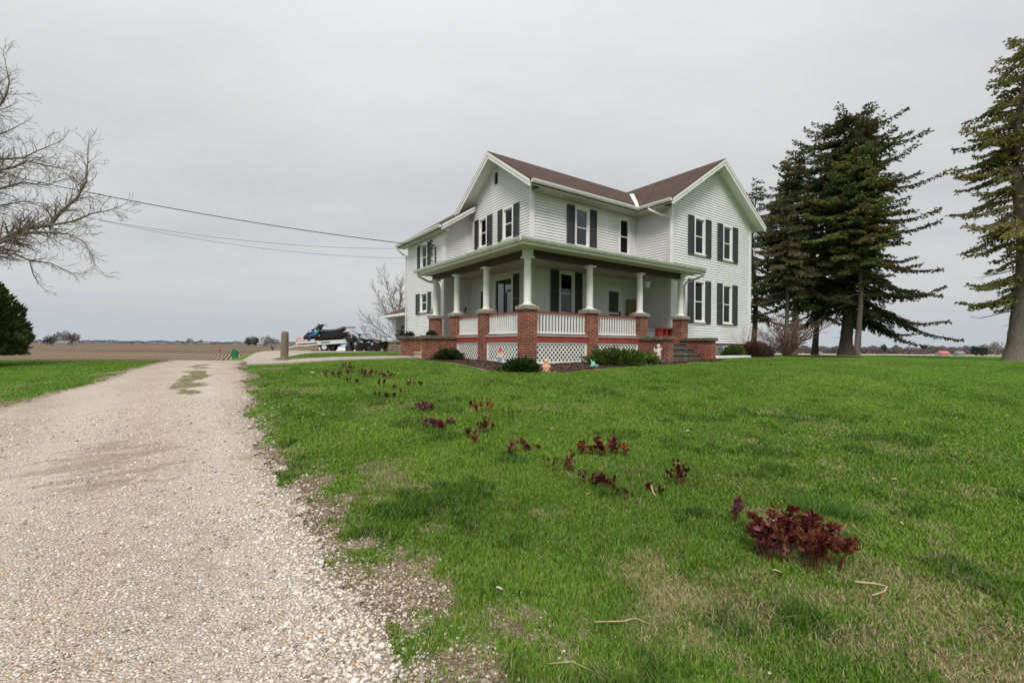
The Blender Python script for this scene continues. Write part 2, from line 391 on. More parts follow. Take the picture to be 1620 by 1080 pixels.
def paved(x, y):
    a, b = ab(x, y); return inpoly(a, b, PAD) | inpoly(a, b, WALK) | inpoly(a, b, APRON)
def soil_m(x, y):                                      # 0 grass .. 1 bare ground near the drive
    e = drive_e(x, y); n = fbm(x*3.1+2, y*3.1, 3)
    a, b = ab(x, y)
    wdt = np.interp(b, [0, 3, 8, 20], [.36, .34, .30, .25])
    s = sst(e/wdt+(n-.5)*3.0, -1.25, .35)
    s = np.maximum(s, sst(fbm(x*.8+9, y*.8+1, 4), .66, .78)*.6*sst(-e, 3.2, .3))
    q = fbm(x*3.4+9, y*3.4+1, 4); thr = .66-.19*np.exp(np.minimum(e, 0)/.55)
    s = np.maximum(s, sst(q, thr-.05, thr+.12)*.75*np.clip(np.exp(np.minimum(e, 0)/1.6)+.05, 0, 1)*np.interp(b, [4, 9], [1, .45]))
    edge = sst(y, 15.4, 16.2)*(1-sst(y, 18, 19))*sst(-x, 9, 10.5)
    s = np.maximum(s, edge)
    be = bed_e(x, y); s = np.maximum(s, sst(be, -.22, -.02)*.8)
    return np.clip(s, 0, 1)
def straw_m(x, y):
    a = fbm(x*.9+31, y*.9+3, 4); b = fbm(x*4.5+1, y*4.5+8, 2); d = np.hypot(x, y)
    near = np.clip(1.25-d/9, 0, 1)
    c1 = np.exp(-(((x+4.2)/.7)**2+((y-9.2)/.35)**2))*.6
    c2 = np.exp(-(((x-1.5)/1.3)**2+((y-2.55)/.6)**2))*.10
    return np.clip(sst(a+(b-.5)*.38+c1+c2-.05*(1-near), .58, .84)*(.25+.75*near)+c1*.6, 0, 1)
def tuft_m(x, y): return sst(fbm(x*2.1+71, y*2.1+13, 3), .60, .72)*np.clip(1.25-np.hypot(x, y)/16, .25, 1)

# polar grid of the terrain (finer where it is seen from the lawn)
rad = [0.0]+list(np.geomspace(1.0, 34, 330))+list(np.geomspace(35, 6000, 110))
ang = list(np.radians(np.arange(-62, 62.01, .25)))+list(np.radians(np.arange(65, 297, 3.)))
rad = np.array(rad); ang = np.array(ang); nr, na = len(rad), len(ang)
RR, AA = np.meshgrid(rad, ang, indexing='ij'); GX = RR*np.sin(AA); GY = RR*np.cos(AA); GZ = hz(GX, GY)
GV = np.stack([GX, GY, GZ], -1).reshape(-1, 3)
i, j = np.meshgrid(np.arange(nr-1), np.arange(na), indexing='ij'); j2 = (j+1) % na
GF = np.stack([i*na+j, (i+1)*na+j, (i+1)*na+j2, i*na+j2], -1).reshape(-1, 4)
FC = GV[GF].mean(1); fx, fy = FC[:, 0], FC[:, 1]
def sheet(name, mask, mat, dz, colf=None, skirt=False):
    F = GF[mask]; u, inv = np.unique(F, return_inverse=True); V = GV[u].copy(); V[:, 2] += dz
    c = colf(V[:, 0], V[:, 1]) if colf else None
    o = npmesh(name, V, inv.reshape(F.shape), mat, None, c, True); o['kind'] = 'structure'; return o
def groundcol(x, y):
    return np.stack([soil_m(x, y), straw_m(x, y), tuft_m(x, y)], -1)
def drivecol(x, y):
    e = drive_e(x, y); s = np.maximum(wear_m(x, y), (1-sst(e, .0, .38))*.95)
    a, b = ab(x, y); w1 = .3*(fbm(b*.35, b*0+3, 2)-.5); tr_ = np.exp(-((a-.22-w1)/.36)**2)+np.exp(-((a+1.35-w1)/.42)**2)
    return np.stack([s, median_m(x, y), np.clip(tr_*(.35+.9*fbm(x*1.7, y*1.7, 3)), 0, 1)], -1)
# ground material
def ground_mat():
    m, nt, b = newmat('lawn_ground'); o = coord(nt)
    at = N(nt, 'ShaderNodeAttribute', attribute_name='col'); s = N(nt, 'ShaderNodeSeparateColor'); nt.links.new(at.outputs['Color'], s.inputs[0])
    n1 = noise(nt, o, 1.6, 6, .7); n2 = noise(nt, o, 28, 5, .75); n3 = noise(nt, o, 90, 3, .8)
    g = ramp(nt, n1, [(.32, (.05, .13, .012)), (.5, (.085, .185, .018)), (.68, (.135, .23, .03))])
    gm = ramp(nt, n2, [(.3, (.55,)*3), (.7, (1.35,)*3)]); g = mix(nt, 1.0, g, gm, 'MULTIPLY')
    strawc = ramp(nt, n2, [(.3, (.16, .13, .06)), (.7, (.38, .31, .17))])
    sf = math_(nt, 'MULTIPLY', s.outputs[1], ramp(nt, n2, [(.35, (.2,)*3), (.6, (1.,)*3)]))
    g = mix(nt, sf, g, strawc)
    g = mix(nt, math_(nt, 'MULTIPLY', s.outputs[2], .55), g, (.028, .09, .012))
    v_ = N(nt, 'ShaderNodeTexVoronoi', Scale=75.0); nt.links.new(o, v_.inputs['Vector']); vs = N(nt, 'ShaderNodeSeparateColor'); nt.links.new(v_.outputs['Color'], vs.inputs[0])
    soil = ramp(nt, n3, [(.34, (.07, .045, .032)), (.5, (.22, .155, .11)), (.62, (.42, .33, .25))]); soil = mix(nt, ramp(nt, vs.outputs[0], [(.72, (0.,)*3), (.76, (.8,)*3)]), soil, (.55, .48, .40)); soil = mix(nt, ramp(nt, n1, [(.42, (0.,)*3), (.6, (.55,)*3)]), soil, (.10, .065, .045))
    pb = ramp(nt, math_(nt, 'ADD', s.outputs[0], math_(nt, 'MULTIPLY', math_(nt, 'SUBTRACT', n2, .5), 1.1)), [(.35, (0.,)*3), (.6, (1.,)*3)])
    c = mix(nt, pb, g, soil)
    nt.links.new(c, b.inputs['Base Color']); b.inputs['Roughness'].default_value = .95; b.inputs['Specular IOR Level'].default_value = .1
    bump(nt, b, n2, .7, .03); return m
def drive_mat():
    m, nt, b = newmat('gravel'); o = coord(nt)
    at = N(nt, 'ShaderNodeAttribute', attribute_name='col'); s = N(nt, 'ShaderNodeSeparateColor'); nt.links.new(at.outputs['Color'], s.inputs[0])
    def vor(sc, feat='F1'):
        v = N(nt, 'ShaderNodeTexVoronoi', Scale=sc, feature=feat, Randomness=1.0); nt.links.new(o, v.inputs['Vector']); return v
    v1 = vor(48); v2 = vor(110); v3 = vor(48, 'DISTANCE_TO_EDGE')
    sep = N(nt, 'ShaderNodeSeparateColor'); nt.links.new(v1.outputs['Color'], sep.inputs[0])
    sep2 = N(nt, 'ShaderNodeSeparateColor'); nt.links.new(v2.outputs['Color'], sep2.inputs[0])
    c1 = ramp(nt, sep.outputs[0], [(.0, (.44, .37, .29)), (.35, (.63, .555, .46)), (.75, (.75, .68, .59)), (.93, (.80, .76, .71)), (.985, (.65, .40, .22))])
    c2 = ramp(nt, sep2.outputs[0], [(.0, (.44, .37, .30)), (.5, (.62, .55, .47)), (1., (.76, .71, .65))])
    n1 = noise(nt, o, .9, 6, .65); n2 = noise(nt, o, 16, 5, .75)
    c = mix(nt, ramp(nt, n2, [(.4, (0.,)*3), (.6, (1.,)*3)]), c1, c2)
    gap = ramp(nt, v3.outputs['Distance'], [(.0, (.5, .46, .42)), (.12, (1.,)*3)])
    c = mix(nt, .9, c, gap, 'MULTIPLY')
    spk = ramp(nt, noise(nt, o, 34, 3, .75), [(.34, (.42, .36, .30)), (.45, (1.,)*3)]); c = mix(nt, .6, c, spk, 'MULTIPLY')
    spk2 = ramp(nt, noise(nt, o, 9, 5, .8), [(.36, (.66, .60, .53)), (.46, (1.,)*3)]); c = mix(nt, .8, c, spk2, 'MULTIPLY')
    big = ramp(nt, n1, [(.3, (.93, .89, .83)), (.55, (1.1, 1.06, 1.02)), (.75, (1.16, 1.14, 1.1))])
    c = mix(nt, 1.0, c, big, 'MULTIPLY')
    tf_ = math_(nt, 'MULTIPLY', s.outputs[2], .5); fine = ramp(nt, noise(nt, o, 130, 3, .7), [(.3, (.58, .52, .45)), (.7, (.80, .75, .68))]); c = mix(nt, tf_, c, fine)
    soil = ramp(nt, noise(nt, o, 80, 4, .8), [(.34, (.16, .115, .08)), (.5, (.36, .28, .21)), (.64, (.56, .48, .39))])
    pb = ramp(nt, math_(nt, 'ADD', s.outputs[0], math_(nt, 'MULTIPLY', math_(nt, 'SUBTRACT', n2, .5), 2.6)), [(.35, (0.,)*3), (1., (1.,)*3)])
    c = mix(nt, math_(nt, 'MULTIPLY', pb, .8), c, soil)
    gr = ramp(nt, noise(nt, o, 22, 4, .7), [(.35, (.09, .13, .03)), (.5, (.2, .19, .08)), (.65, (.33, .27, .18))])
    c = mix(nt, ramp(nt, math_(nt, 'ADD', s.outputs[1], math_(nt, 'MULTIPLY', math_(nt, 'SUBTRACT', n2, .5), 2.4)), [(.5, (0.,)*3), (.95, (1.,)*3)]), c, gr)
    nt.links.new(c, b.inputs['Base Color']); b.inputs['Roughness'].default_value = .95; b.inputs['Specular IOR Level'].default_value = .15
    h = math_(nt, 'ADD', math_(nt, 'MULTIPLY', v3.outputs['Distance'], 1.2), math_(nt, 'MULTIPLY', n2, .9))
    bump(nt, b, h, .9, .03); return m
def field_mat():
    m, nt, b = newmat('field_soil'); o = coord(nt)
    mp = N(nt, 'ShaderNodeMapping', Rotation=(0, 0, math.radians(-31.3))); nt.links.new(o, mp.inputs[0])
    s = N(nt, 'ShaderNodeSeparateXYZ'); nt.links.new(mp.outputs[0], s.inputs[0])
    n1 = noise(nt, o, .02, 5, .6); n2 = noise(nt, o, 2.5, 5, .7)
    u = math_(nt, 'ADD', s.outputs[0], math_(nt, 'MULTIPLY', n1, 1.2))
    u = math_(nt, 'MULTIPLY', u, 2*math.pi/.5)
    w_ = math_(nt, 'ADD', math_(nt, 'MULTIPLY', math_(nt, 'SINE', u), .5), .5)
    w_ = math_(nt, 'ADD', math_(nt, 'MULTIPLY', w_, .75), math_(nt, 'MULTIPLY', n2, .35))
    c = ramp(nt, w_, [(.2, (.05, .038, .030)), (.5, (.14, .108, .08)), (.85, (.36, .285, .205))])
    st2 = N(nt, 'ShaderNodeMapping', Scale=(.012, .09, 1), Rotation=(0, 0, .12)); nt.links.new(o, st2.inputs[0]); n4 = noise(nt, st2.outputs[0], 1.0, 5, .65)
    big = ramp(nt, n4, [(.35, (.55, .53, .53)), (.5, (.9, .88, .86)), (.65, (1.25, 1.22, 1.15))])
    c = mix(nt, 1.0, c, big, 'MULTIPLY')
    sx = N(nt, 'ShaderNodeSeparateXYZ'); nt.links.new(o, sx.inputs[0])
    right = ramp(nt, math_(nt, 'MULTIPLY', sx.outputs[0], .01), [(.0, (0.,)*3), (.3, (1.,)*3)])
    pale = ramp(nt, n2, [(.3, (.40, .33, .24)), (.7, (.55, .47, .36))])
    c = mix(nt, right, c, pale)
    nt.links.new(c, b.inputs['Base Color']); b.inputs['Roughness'].default_value = 1; b.inputs['Specular IOR Level'].default_value = 0
    return m
M['ground'] = ground_mat(); M['drive'] = drive_mat(); M['field'] = field_mat()
de = drive_e(fx, fy); dist = np.hypot(fx, fy)
isdrive = (de > 0) & (dist < 30) & ~paved(fx, fy)
isbed = (bed_e(fx, fy) > 0) & (dist < 32)
ispav = paved(fx, fy) & (dist < 45)
isfield = (fy > 43+3*fbm(fx*.1, fy*0, 2))
g_ = sheet('ground', np.ones(len(GF), bool), 'ground', 0, groundcol)
sheet('gravel_drive', isdrive, 'drive', .012, drivecol)
sheet('mulch_bed', isbed, 'mulch', .02)
sheet('field', isfield, 'field', .02)
# concrete walk and pad: polygons draped on the terrain, with a step at the edge
def slab(name, poly, dz, thick=.1, nx=24):
    mb = MB(); n = len(poly); P = []
    for k in range(n):
        (a0, b0), (a1, b1) = poly[k], poly[(k+1) % n]
        for t in range(6):
            f = t/6; P.append((a0+(a1-a0)*f, b0+(b1-b0)*f))
    ca = sum(p[0] for p in poly)/n; cb_ = sum(p[1] for p in poly)/n
    rings = []
    for s in (1, .8, .6, .4, .2):
        ring = []
        for a, b in P:
            x, y = xy(ca+(a-ca)*s, cb_+(b-cb_)*s); ring.append((x, y, H(x, y)+dz))
        rings.append(ring)
    V = [(x, y, z-thick) for x, y, z in rings[0]]+[p for r in rings for p in r]
    x, y = xy(ca, cb_); V.append((x, y, H(x, y)+dz)); m = len(P); F = []
    for r in range(5):
        for k in range(m): F.append((r*m+k, r*m+(k+1) % m, (r+1)*m+(k+1) % m, (r+1)*m+k))
    for k in range(m): F.append((5*m+k, 5*m+(k+1) % m, 6*m))
    mb.add(V, F); o = mb.build(name, 'concrete'); o['kind'] = 'structure'; return o
slab('concrete_walk', WALK, .045); slab('concrete_pad', PAD, .03); slab('concrete_apron', [(1.4, 15.3), (2.6, 15.3), (2.35, 17.9), (1.5, 17.2)], .035)

# ---------------------------------------------------------------- grass
def make_grass():
    n = 1700000
    lr = rng.random(n)*math.log(24/1.15)+math.log(1.15); r = np.exp(lr); th = (rng.random(n)-.5)*2*math.radians(58)
    keep = rng.random(n) < np.minimum(1, (r/4.0)**2)   # caps the near density
    r, th = r[keep], th[keep]; x, y = r*np.sin(th), r*np.cos(th)
    so = soil_m(x, y); st = straw_m(x, y); tf = tuft_m(x, y); a, b = ab(x, y); lit = rng.random(len(x)) < .42*so+.10*st
    drv = drive_e(x, y) > .0; med = median_m(x, y)
    tuftn = fbm(x*9, y*9, 2)
    p = np.clip((1-so)*1.25-.5*sst(.5-tuftn, -.1, .15)*so, 0, 1)*(.35+.9*tuftn)*(1-.35*st)
    p = np.where(drv, med*1.1, p); p = np.where(bed_e(x, y) > -.05, 0, p); p = np.where(paved(x, y), 0, p)
    p = np.where(lit & (drive_e(x, y) < .08), .8, p)
    house = (a > 8.0) & (b > 10.6) & (a < 22.3)
    p = np.where(house, 0, p); p = np.where((a > 6.7) & (a < 8.9) & (b > 14.8) & (b < 17.3), 0, p)
    k = rng.random(len(x)) < p; x, y, r, st, tf, so, drv, lit = x[k], y[k], r[k], st[k], tf[k], so[k], drv[k], lit[k]
    m = len(x); z = hz(x, y)
    dead = rng.random(m) < np.clip(st*.62+.10+.3*so, 0, 1)
    big = fbm(x*.5+3, y*.5+8, 3)
    hgt = (.024+.020*rng.random(m)+.06*tf*rng.random(m))*(1-.5*so)*np.clip(1.15-r*.035, .6, 1); hgt = np.where(dead, hgt*.75, hgt); hgt = np.where(drv, hgt*.5, hgt)
    dead = dead | lit; hgt = np.where(lit, .010, hgt)
    wd = np.maximum(.0016, .0012+np.minimum(r, 9)*.00062)*(.8+.5*rng.random(m)); wd = np.where(dead, wd*.85, wd)
    az = rng.random(m)*2*math.pi; lean = hgt*(.25+.7*rng.random(m)); lean = np.where(dead, lean*1.8, lean); lean = np.where(lit, .02+.03*rng.random(m), lean)
    dx, dy = np.cos(az)*lean, np.sin(az)*lean
    fa = az+math.pi/2+rng.normal(0, .5, m); ux, uy = np.cos(fa)*wd, np.sin(fa)*wd
    V = np.empty((m, 5, 3)); o0 = np.zeros(m)
    V[:, 0] = np.stack([x-ux, y-uy, z-.004], -1); V[:, 1] = np.stack([x+ux, y+uy, z-.004], -1)
    V[:, 2] = np.stack([x+ux*.7+dx*.35, y+uy*.7+dy*.35, z+hgt*.6], -1); V[:, 3] = np.stack([x-ux*.7+dx*.35, y-uy*.7+dy*.35, z+hgt*.6], -1)
    V[:, 4] = np.stack([x+dx, y+dy, z+hgt], -1)
    b = np.arange(m)[:, None]*5
    F = np.concatenate([b+[0, 1, 2], b+[0, 2, 3], b+[3, 2, 4]], 0)
    t = rng.random((m, 1)); bb = np.clip((big[:, None]-.3)/.4, 0, 1)
    g1 = np.array([.058, .155, .014]); g2 = np.array([.225, .37, .05]); g3 = np.array([.03, .10, .016])
    v2 = np.clip((fbm(x*1.1+40, y*1.1+2, 3)-.35)/.3, 0, 1)[:, None]
    c = (g1+(g2-g1)*(t*.5+bb*.25+v2*.3))*rng.uniform(.6, 1.35, (m, 1)); c = c*(1-.6*tf[:, None])+g3*.6*tf[:, None]
    yl = rng.random(m) < .12+.25*so; c[yl] = c[yl]*.4+np.array([.26, .27, .08])*.6
    dc = np.where(lit[:, None] & (rng.random((m, 1)) < .5), np.array([.30, .20, .13]), np.array([.50, .41, .25]))*(.45+.65*rng.random((m, 1))); c = np.where(dead[:, None], dc, c)
    o = npmesh('grass', V.reshape(-1, 3), F, 'grass', None, np.repeat(c, 5, 0)); o['kind'] = 'stuff'
    tag(o, 'short green lawn grass with tan dead patches', 'grass'); return m
print('blades', make_grass())

# ---------------------------------------------------------------- loose stones on the drive
def make_stones():
    n = 150000; lr = rng.random(n)*math.log(10/1.3)+math.log(1.3); r = np.exp(lr); th = (rng.random(n)-.62)*2*math.radians(46)
    k = rng.random(n) < np.minimum(1, (r/3.0)**2); r, th = r[k], th[k]; x, y = r*np.sin(th), r*np.cos(th)
    e = drive_e(x, y); w_ = wear_m(x, y)
    band = np.exp(-((e-.15)/.35)**2)*np.clip(1.4-r/6, 0, 1)
    p = np.where(e > 0, .34+.35*band-.25*w_, .62*np.exp(e/.26)); p = np.where(median_m(x, y) > .3, .1, p)
    k = rng.random(len(x)) < p; x, y, r, e, band = x[k], y[k], r[k], e[k], band[k]; m = len(x)
    s = (.0035+.0055*rng.random(m)**2.2+.006*band*rng.random(m))*(1+np.maximum(0, r-3)*.16)
    t = (1+5**.5)/2
    ico = np.array([(-1, t, 0), (1, t, 0), (-1, -t, 0), (1, -t, 0), (0, -1, t), (0, 1, t), (0, -1, -t), (0, 1, -t), (t, 0, -1), (t, 0, 1), (-t, 0, -1), (-t, 0, 1)])/1.9
    fi = np.array([(0, 11, 5), (0, 5, 1), (0, 1, 7), (0, 7, 10), (0, 10, 11), (1, 5, 9), (5, 11, 4), (11, 10, 2), (10, 7, 6), (7, 1, 8), (3, 9, 4), (3, 4, 2), (3, 2, 6), (3, 6, 8), (3, 8, 9), (4, 9, 5), (2, 4, 11), (6, 2, 10), (8, 6, 7), (9, 8, 1)])
    V = ico[None]*(1+rng.normal(0, .16, (m, 12, 1)))*np.stack([1.15+.5*rng.random(m), .8+.4*rng.random(m), .5+.3*rng.random(m)], -1)[:, None]*s[:, None, None]
    a = rng.random(m)*6.28; c_, s_ = np.cos(a)[:, None], np.sin(a)[:, None]
    X = V[..., 0]*c_-V[..., 1]*s_; Y = V[..., 0]*s_+V[..., 1]*c_
    z = hz(x, y)+.012*(e > 0)
    V = np.stack([X+x[:, None], Y+y[:, None], V[..., 2]+(z+s*.25)[:, None]], -1).reshape(-1, 3)
    F = (np.arange(m)[:, None, None]*12+fi[None]).reshape(-1, 3)
    tt = rng.random((m, 1)); c = np.array([.42, .37, .30])*(1-tt)+np.array([.74, .69, .62])*tt
    o_ = rng.random(m) < .03; c[o_] = [.50, .30, .15]; d_ = rng.random(m) < .06; c[d_] = [.2, .17, .14]
    o = npmesh('gravel', V, F, 'stone', None, np.repeat(c, 12, 0)); o['kind'] = 'stuff'; tag(o, 'loose pale limestone gravel strewn over the drive', 'gravel'); return m
print('stones', make_stones())

def make_chips():
    n = 60000; x = rng.uniform(-3, 16, n); y = rng.uniform(8, 24, n); k = (bed_e(x, y) > -.03) & ~paved(x, y); x, y = x[k], y[k]; m = len(x)
    P = np.stack([x, y, hz(x, y)+.022], -1); D_ = rng.normal(0, 1, (m, 3))*[1, 1, .25]; L = rng.uniform(.03, .075, m); t = rng.random((m, 1))
    c = np.array([.03, .017, .013])*(1-t)+np.array([.16, .09, .065])*t; c[rng.random(m) < .04] = [.34, .26, .2]
    V, F, C_ = sprigs(P, D_, L, L*.28, c, .1); o = npmesh('mulch_chips', V, F, 'leaf', None, C_); o['kind'] = 'stuff'; tag(o, 'dark brown bark mulch chips around the porch', 'mulch')
make_chips()
# ================================================================ HOUSE
HO = (8.17, 10.76, .85)                                  # corner pier of the porch
hx, hy = xy(HO[0], HO[1])
house = thing('farmhouse', 'white two storey farmhouse with brown shingle roofs and a wraparound brick and white column porch', 'house', (hx, hy, HO[2]), HROT)
def hp(mb, name, mat, parent=house, smooth=False): return mb.build(name, mat, parent, smooth, HO if parent is not None else (0, 0, 0))
def wp(axis, plane, out, s, o, z): return (s, plane+out*o, z) if axis == 'a' else (plane+out*o, s, z)
def wbox(mb, axis, plane, out, s0, s1, o0, o1, z0, z1):
    p0 = plane+out*o0; p1 = plane+out*o1; p0, p1 = min(p0, p1), max(p0, p1)
    if axis == 'a': mb.box(s0, s1, p0, p1, z0, z1)
    else: mb.box(p0, p1, s0, s1, z0, z1)
def siding(name, axis, plane, out, s0, s1, z0, z1, ext=None, ops=(), parent=house, off=HO, mat='siding'):
    mb = MB(); h = .106; zs = set(); k = 0
    while z0+k*h < z1: zs.add(round(z0+k*h, 4)); k += 1
    course = sorted(zs); zs.add(z1)
    for o in ops:
        for zz_ in (o[2], o[3]):
            if z0 < zz_ < z1: zs.add(round(zz_, 4))
    zs = sorted(zs)
    if not ext: ext = lambda z: (s0, s1)
    def off_(z, up):
        ph = ((z-z0)/h); fr = ph-math.floor(ph+1e-6)
        if up and abs(fr) < 1e-3: fr = 1
        return .002+.020*(1-max(0, fr))
    for za, zb in zip(zs[:-1], zs[1:]):
        l0, r0 = ext(za); l1, r1 = ext(zb)
        if r0-l0 < .01: continue
        if r1 < l1: l1 = r1 = (l1+r1)/2
        cuts = sorted([(o[0], o[1]) for o in ops if o[2] <= za+1e-4 and o[3] >= zb-1e-4])
        sp_ = []; cl_, cu = (l0, l1), None
        for c0, c1 in cuts: sp_.append((cl_, (c0, c0))); cl_ = (c1, c1)
        sp_.append((cl_, (r0, r1)))
        oa, ob = off_(za, False), off_(zb, True); gp = .009 if any(abs(zb-c) < 1e-4 for c in course) and zb-za > .03 else 0
        for (p0, p1), (q0, q1) in sp_:
            mb.add([wp(axis, plane, out, p0, oa, za), wp(axis, plane, out, q0, oa, za), wp(axis, plane, out, q1, ob, zb-gp), wp(axis, plane, out, p1, ob, zb-gp)], [(0, 1, 2, 3)])
            if gp: mb.add([wp(axis, plane, out, p1, -.014, zb-gp-.01), wp(axis, plane, out, q1, -.014, zb-gp-.01), wp(axis, plane, out, q1, -.014, zb+.012), wp(axis, plane, out, p1, -.014, zb+.012)], [(0, 1, 2, 3)])
    return mb.build(name, mat, parent, False, off)
def window(axis, plane, out, s0, s1, z0, z1, kind='sash', curtain=0, cw=.078, glass='glass'):
    fr = MB()
    wbox(fr, axis, plane, out, s0-cw, s0, -.05, .05, z0-.02, z1+.10); wbox(fr, axis, plane, out, s1, s1+cw, -.05, .05, z0-.02, z1+.10)
    wbox(fr, axis, plane, out, s0, s1, -.05, .05, z1, z1+.10); wbox(fr, axis, plane, out, s0-cw-.02, s1+cw+.02, .02, .09, z0-.075, z0-.022)
    wbox(fr, axis, plane, out, s0, s1, -.05, .03, z0-.06, z0)
    f = hp(fr, 'window', 'trim')
    sa = MB(); t = .035
    wbox(sa, axis, plane, out, s0, s0+t, -.045, -.005, z0, z1); wbox(sa, axis, plane, out, s1-t, s1, -.045, -.005, z0, z1)
    wbox(sa, axis, plane, out, s0+t, s1-t, -.045, -.005, z0, z0+t*1.3); wbox(sa, axis, plane, out, s0+t, s1-t, -.045, -.005, z1-t, z1)
    if kind == 'sash': wbox(sa, axis, plane, out, s0+t, s1-t, -.05, -.002, (z0+z1)/2-.02, (z0+z1)/2+.02)
    if kind == 'slider': wbox(sa, axis, plane, out, (s0+s1)/2-.03, (s0+s1)/2+.03, -.05, -.002, z0+t*1.3, z1-t)
    sub(sa, 'sash', 'trim' if kind != 'slider' else 'darkmetal', f)
    pn = MB(); wbox(pn, axis, plane, out, s0+t*.5, s1-t*.5, -.03, -.024, z0+t*.5, z1-t*.5); sub(pn, 'pane', glass, f)
    it = MB()
    for q in ((s0-.04, s1+.04, -.62, -.6, z0-.04, z1+.04), (s0-.04, s0-.02, -.6, -.055, z0-.04, z1+.04), (s1+.02, s1+.04, -.6, -.055, z0-.04, z1+.04),
              (s0-.02, s1+.02, -.6, -.055, z0-.04, z0-.02), (s0-.02, s1+.02, -.6, -.055, z1+.02, z1+.04)): wbox(it, axis, plane, out, *q)
    sub(it, 'dark_room_backing', 'dark_interior', f)  # dark-coloured box added behind the glass in place of an unlit room
    if curtain:
        cu = MB(); n = 15; V = []; F = []; wd_ = (s1-s0)*.42 if curtain == 1 else (s1-s0)
        for k in range(n+1):
            ss = s0+t+(wd_-2*t)*k/n; oo = -.13+.02*math.sin(k*2.3)
            top = wp(axis, plane, out, ss, oo, z1-.02)
            lowz = (z1-(z1-z0)*(.95-.55*(k/n))) if curtain == 1 else z1-(z1-z0)*.25
            V += [top, wp(axis, plane, out, ss, oo, lowz)]
            if k: F.append((2*k-2, 2*k-1, 2*k+1, 2*k))
        cu.add(V, F); sub(cu, 'curtain', 'curtain', f)
    return f
def sub(mb, name, mat, parent, smooth=False): return mb.build(name, mat, parent, smooth, HO)
def shutter(axis, plane, out, s0, s1, z0, z1):
    m_ = MB(); t = .045
    wbox(m_, axis, plane, out, s0, s1, .02, .04, z0, z1)
    wbox(m_, axis, plane, out, s0, s0+t, .04, .06, z0, z1); wbox(m_, axis, plane, out, s1-t, s1, .04, .06, z0, z1)
    zm = z0+(z1-z0)*.5
    for a_, b_ in ((z0, z0+.08), (zm-.04, zm+.04), (z1-.06, z1)): wbox(m_, axis, plane, out, s0+t, s1-t, .04, .06, a_, b_)
    for lo, hi in ((z0+.08, zm-.04), (zm+.04, z1-.06)):
        n = int((hi-lo)/.05)
        for k in range(n):
            zc = lo+(hi-lo)*(k+.5)/n; m_.add([wp(axis, plane, out, s0+t, .042, zc+.018), wp(axis, plane, out, s1-t, .042, zc+.018), wp(axis, plane, out, s1-t, .056, zc-.014), wp(axis, plane, out, s0+t, .056, zc-.014)], [(0, 1, 2, 3)])
    return hp(m_, 'shutter', 'shutter')

# wall openings (s0,s1,z0,z1) of the glass area
MF, GA, WF, AD = 13.16, 10.17, 11.37, 8.89                # main front b, main gable a, wing front b, addition a
W_gu = [(16.25, 16.74, 5.66, 6.80), (14.36, 14.92, 5.66, 6.80)]
W_gl = [(14.38, 15.5, 2.2, 4.06)]; D_gl = (16.0, 16.8, 1.80, 3.84)
W_mu = [(12.36, 12.98, 5.42, 6.86), (14.9, 15.44, 5.42, 6.86)]
W_ml = [(11.56, 12.2, 2.72, 4.24)]; D_ml = (14.2, 14.94, 1.80, 3.84)
W_wu = [(17.58, 18.22, 5.46, 6.94), (19.8, 20.42, 5.46, 6.94)]
W_wl = [(17.58, 18.22, 2.56, 4.24), (19.8, 20.42, 2.56, 4.24)]
W_au = [(19.34, 19.92, 5.0, 6.06)]; W_al = [(19.3, 19.94, 3.02, 3.82)]
EV = 7.22; SL = .70; SLW = .675
rt_b = 15.37                                              # main ridge line b
mainW = 2*(rt_b-MF); MB_b1 = MF+mainW
def ext_main(z):
    t = max(0, (z-(EV+.02))/SL); return (MF+max(0, t-.3), MB_b1-max(0, t-.3)) if False else (max(MF, MF-.53+max(0, z-EV+.05)/SL), min(MB_b1, MB_b1+.53-max(0, z-EV+.05)/SL))
wallp = []
wallp.append(siding('wall', 'b', GA, -1, MF, MB_b1, 1.78, 9.05, ext_main, W_gu+W_gl+[D_gl, (15.39, 15.66, 8.0, 8.5)]))
wallp.append(siding('wall', 'a', MF, -1, GA, 15.94, 1.78, EV, None, W_mu+W_ml+[D_ml]))
wallp.append(siding('wall', 'b', 15.94, -1, WF, MF, 1.62, EV))
wr = 22.17; wc = (15.94+wr)/2
def ext_wing(z): t = max(0, z-EV+.05)/SLW; return (max(15.94, 15.94-.55+t), min(wr, wr+.55-t))
wallp.append(siding('wall', 'a', WF, -1, 15.94, wr, 1.62, 9.6, ext_wing, W_wu+W_wl))
wallp.append(siding('wall', 'b', AD, -1, 17.6, 21.63, 1.2, 6.5, None, W_au+W_al))
def ext_add(z): t = max(0, z-6.42)/.65; return (max(AD, AD-.39+t), 10.17)
wallp.append(siding('wall', 'a', 17.6, -1, AD, 10.17, 1.2, 7.25, ext_add))
wallp.append(siding('wall', 'b', wr, 1, WF, 19, 1.62, EV))
bk = MB(); bk.box(10.5, wr-.05, 18.9, 18.95, .9, 7.1); bk.box(AD+.05, 10.3, 21.58, 21.62, .9, 6.4); hp(bk, 'rear_wall', 'siding')
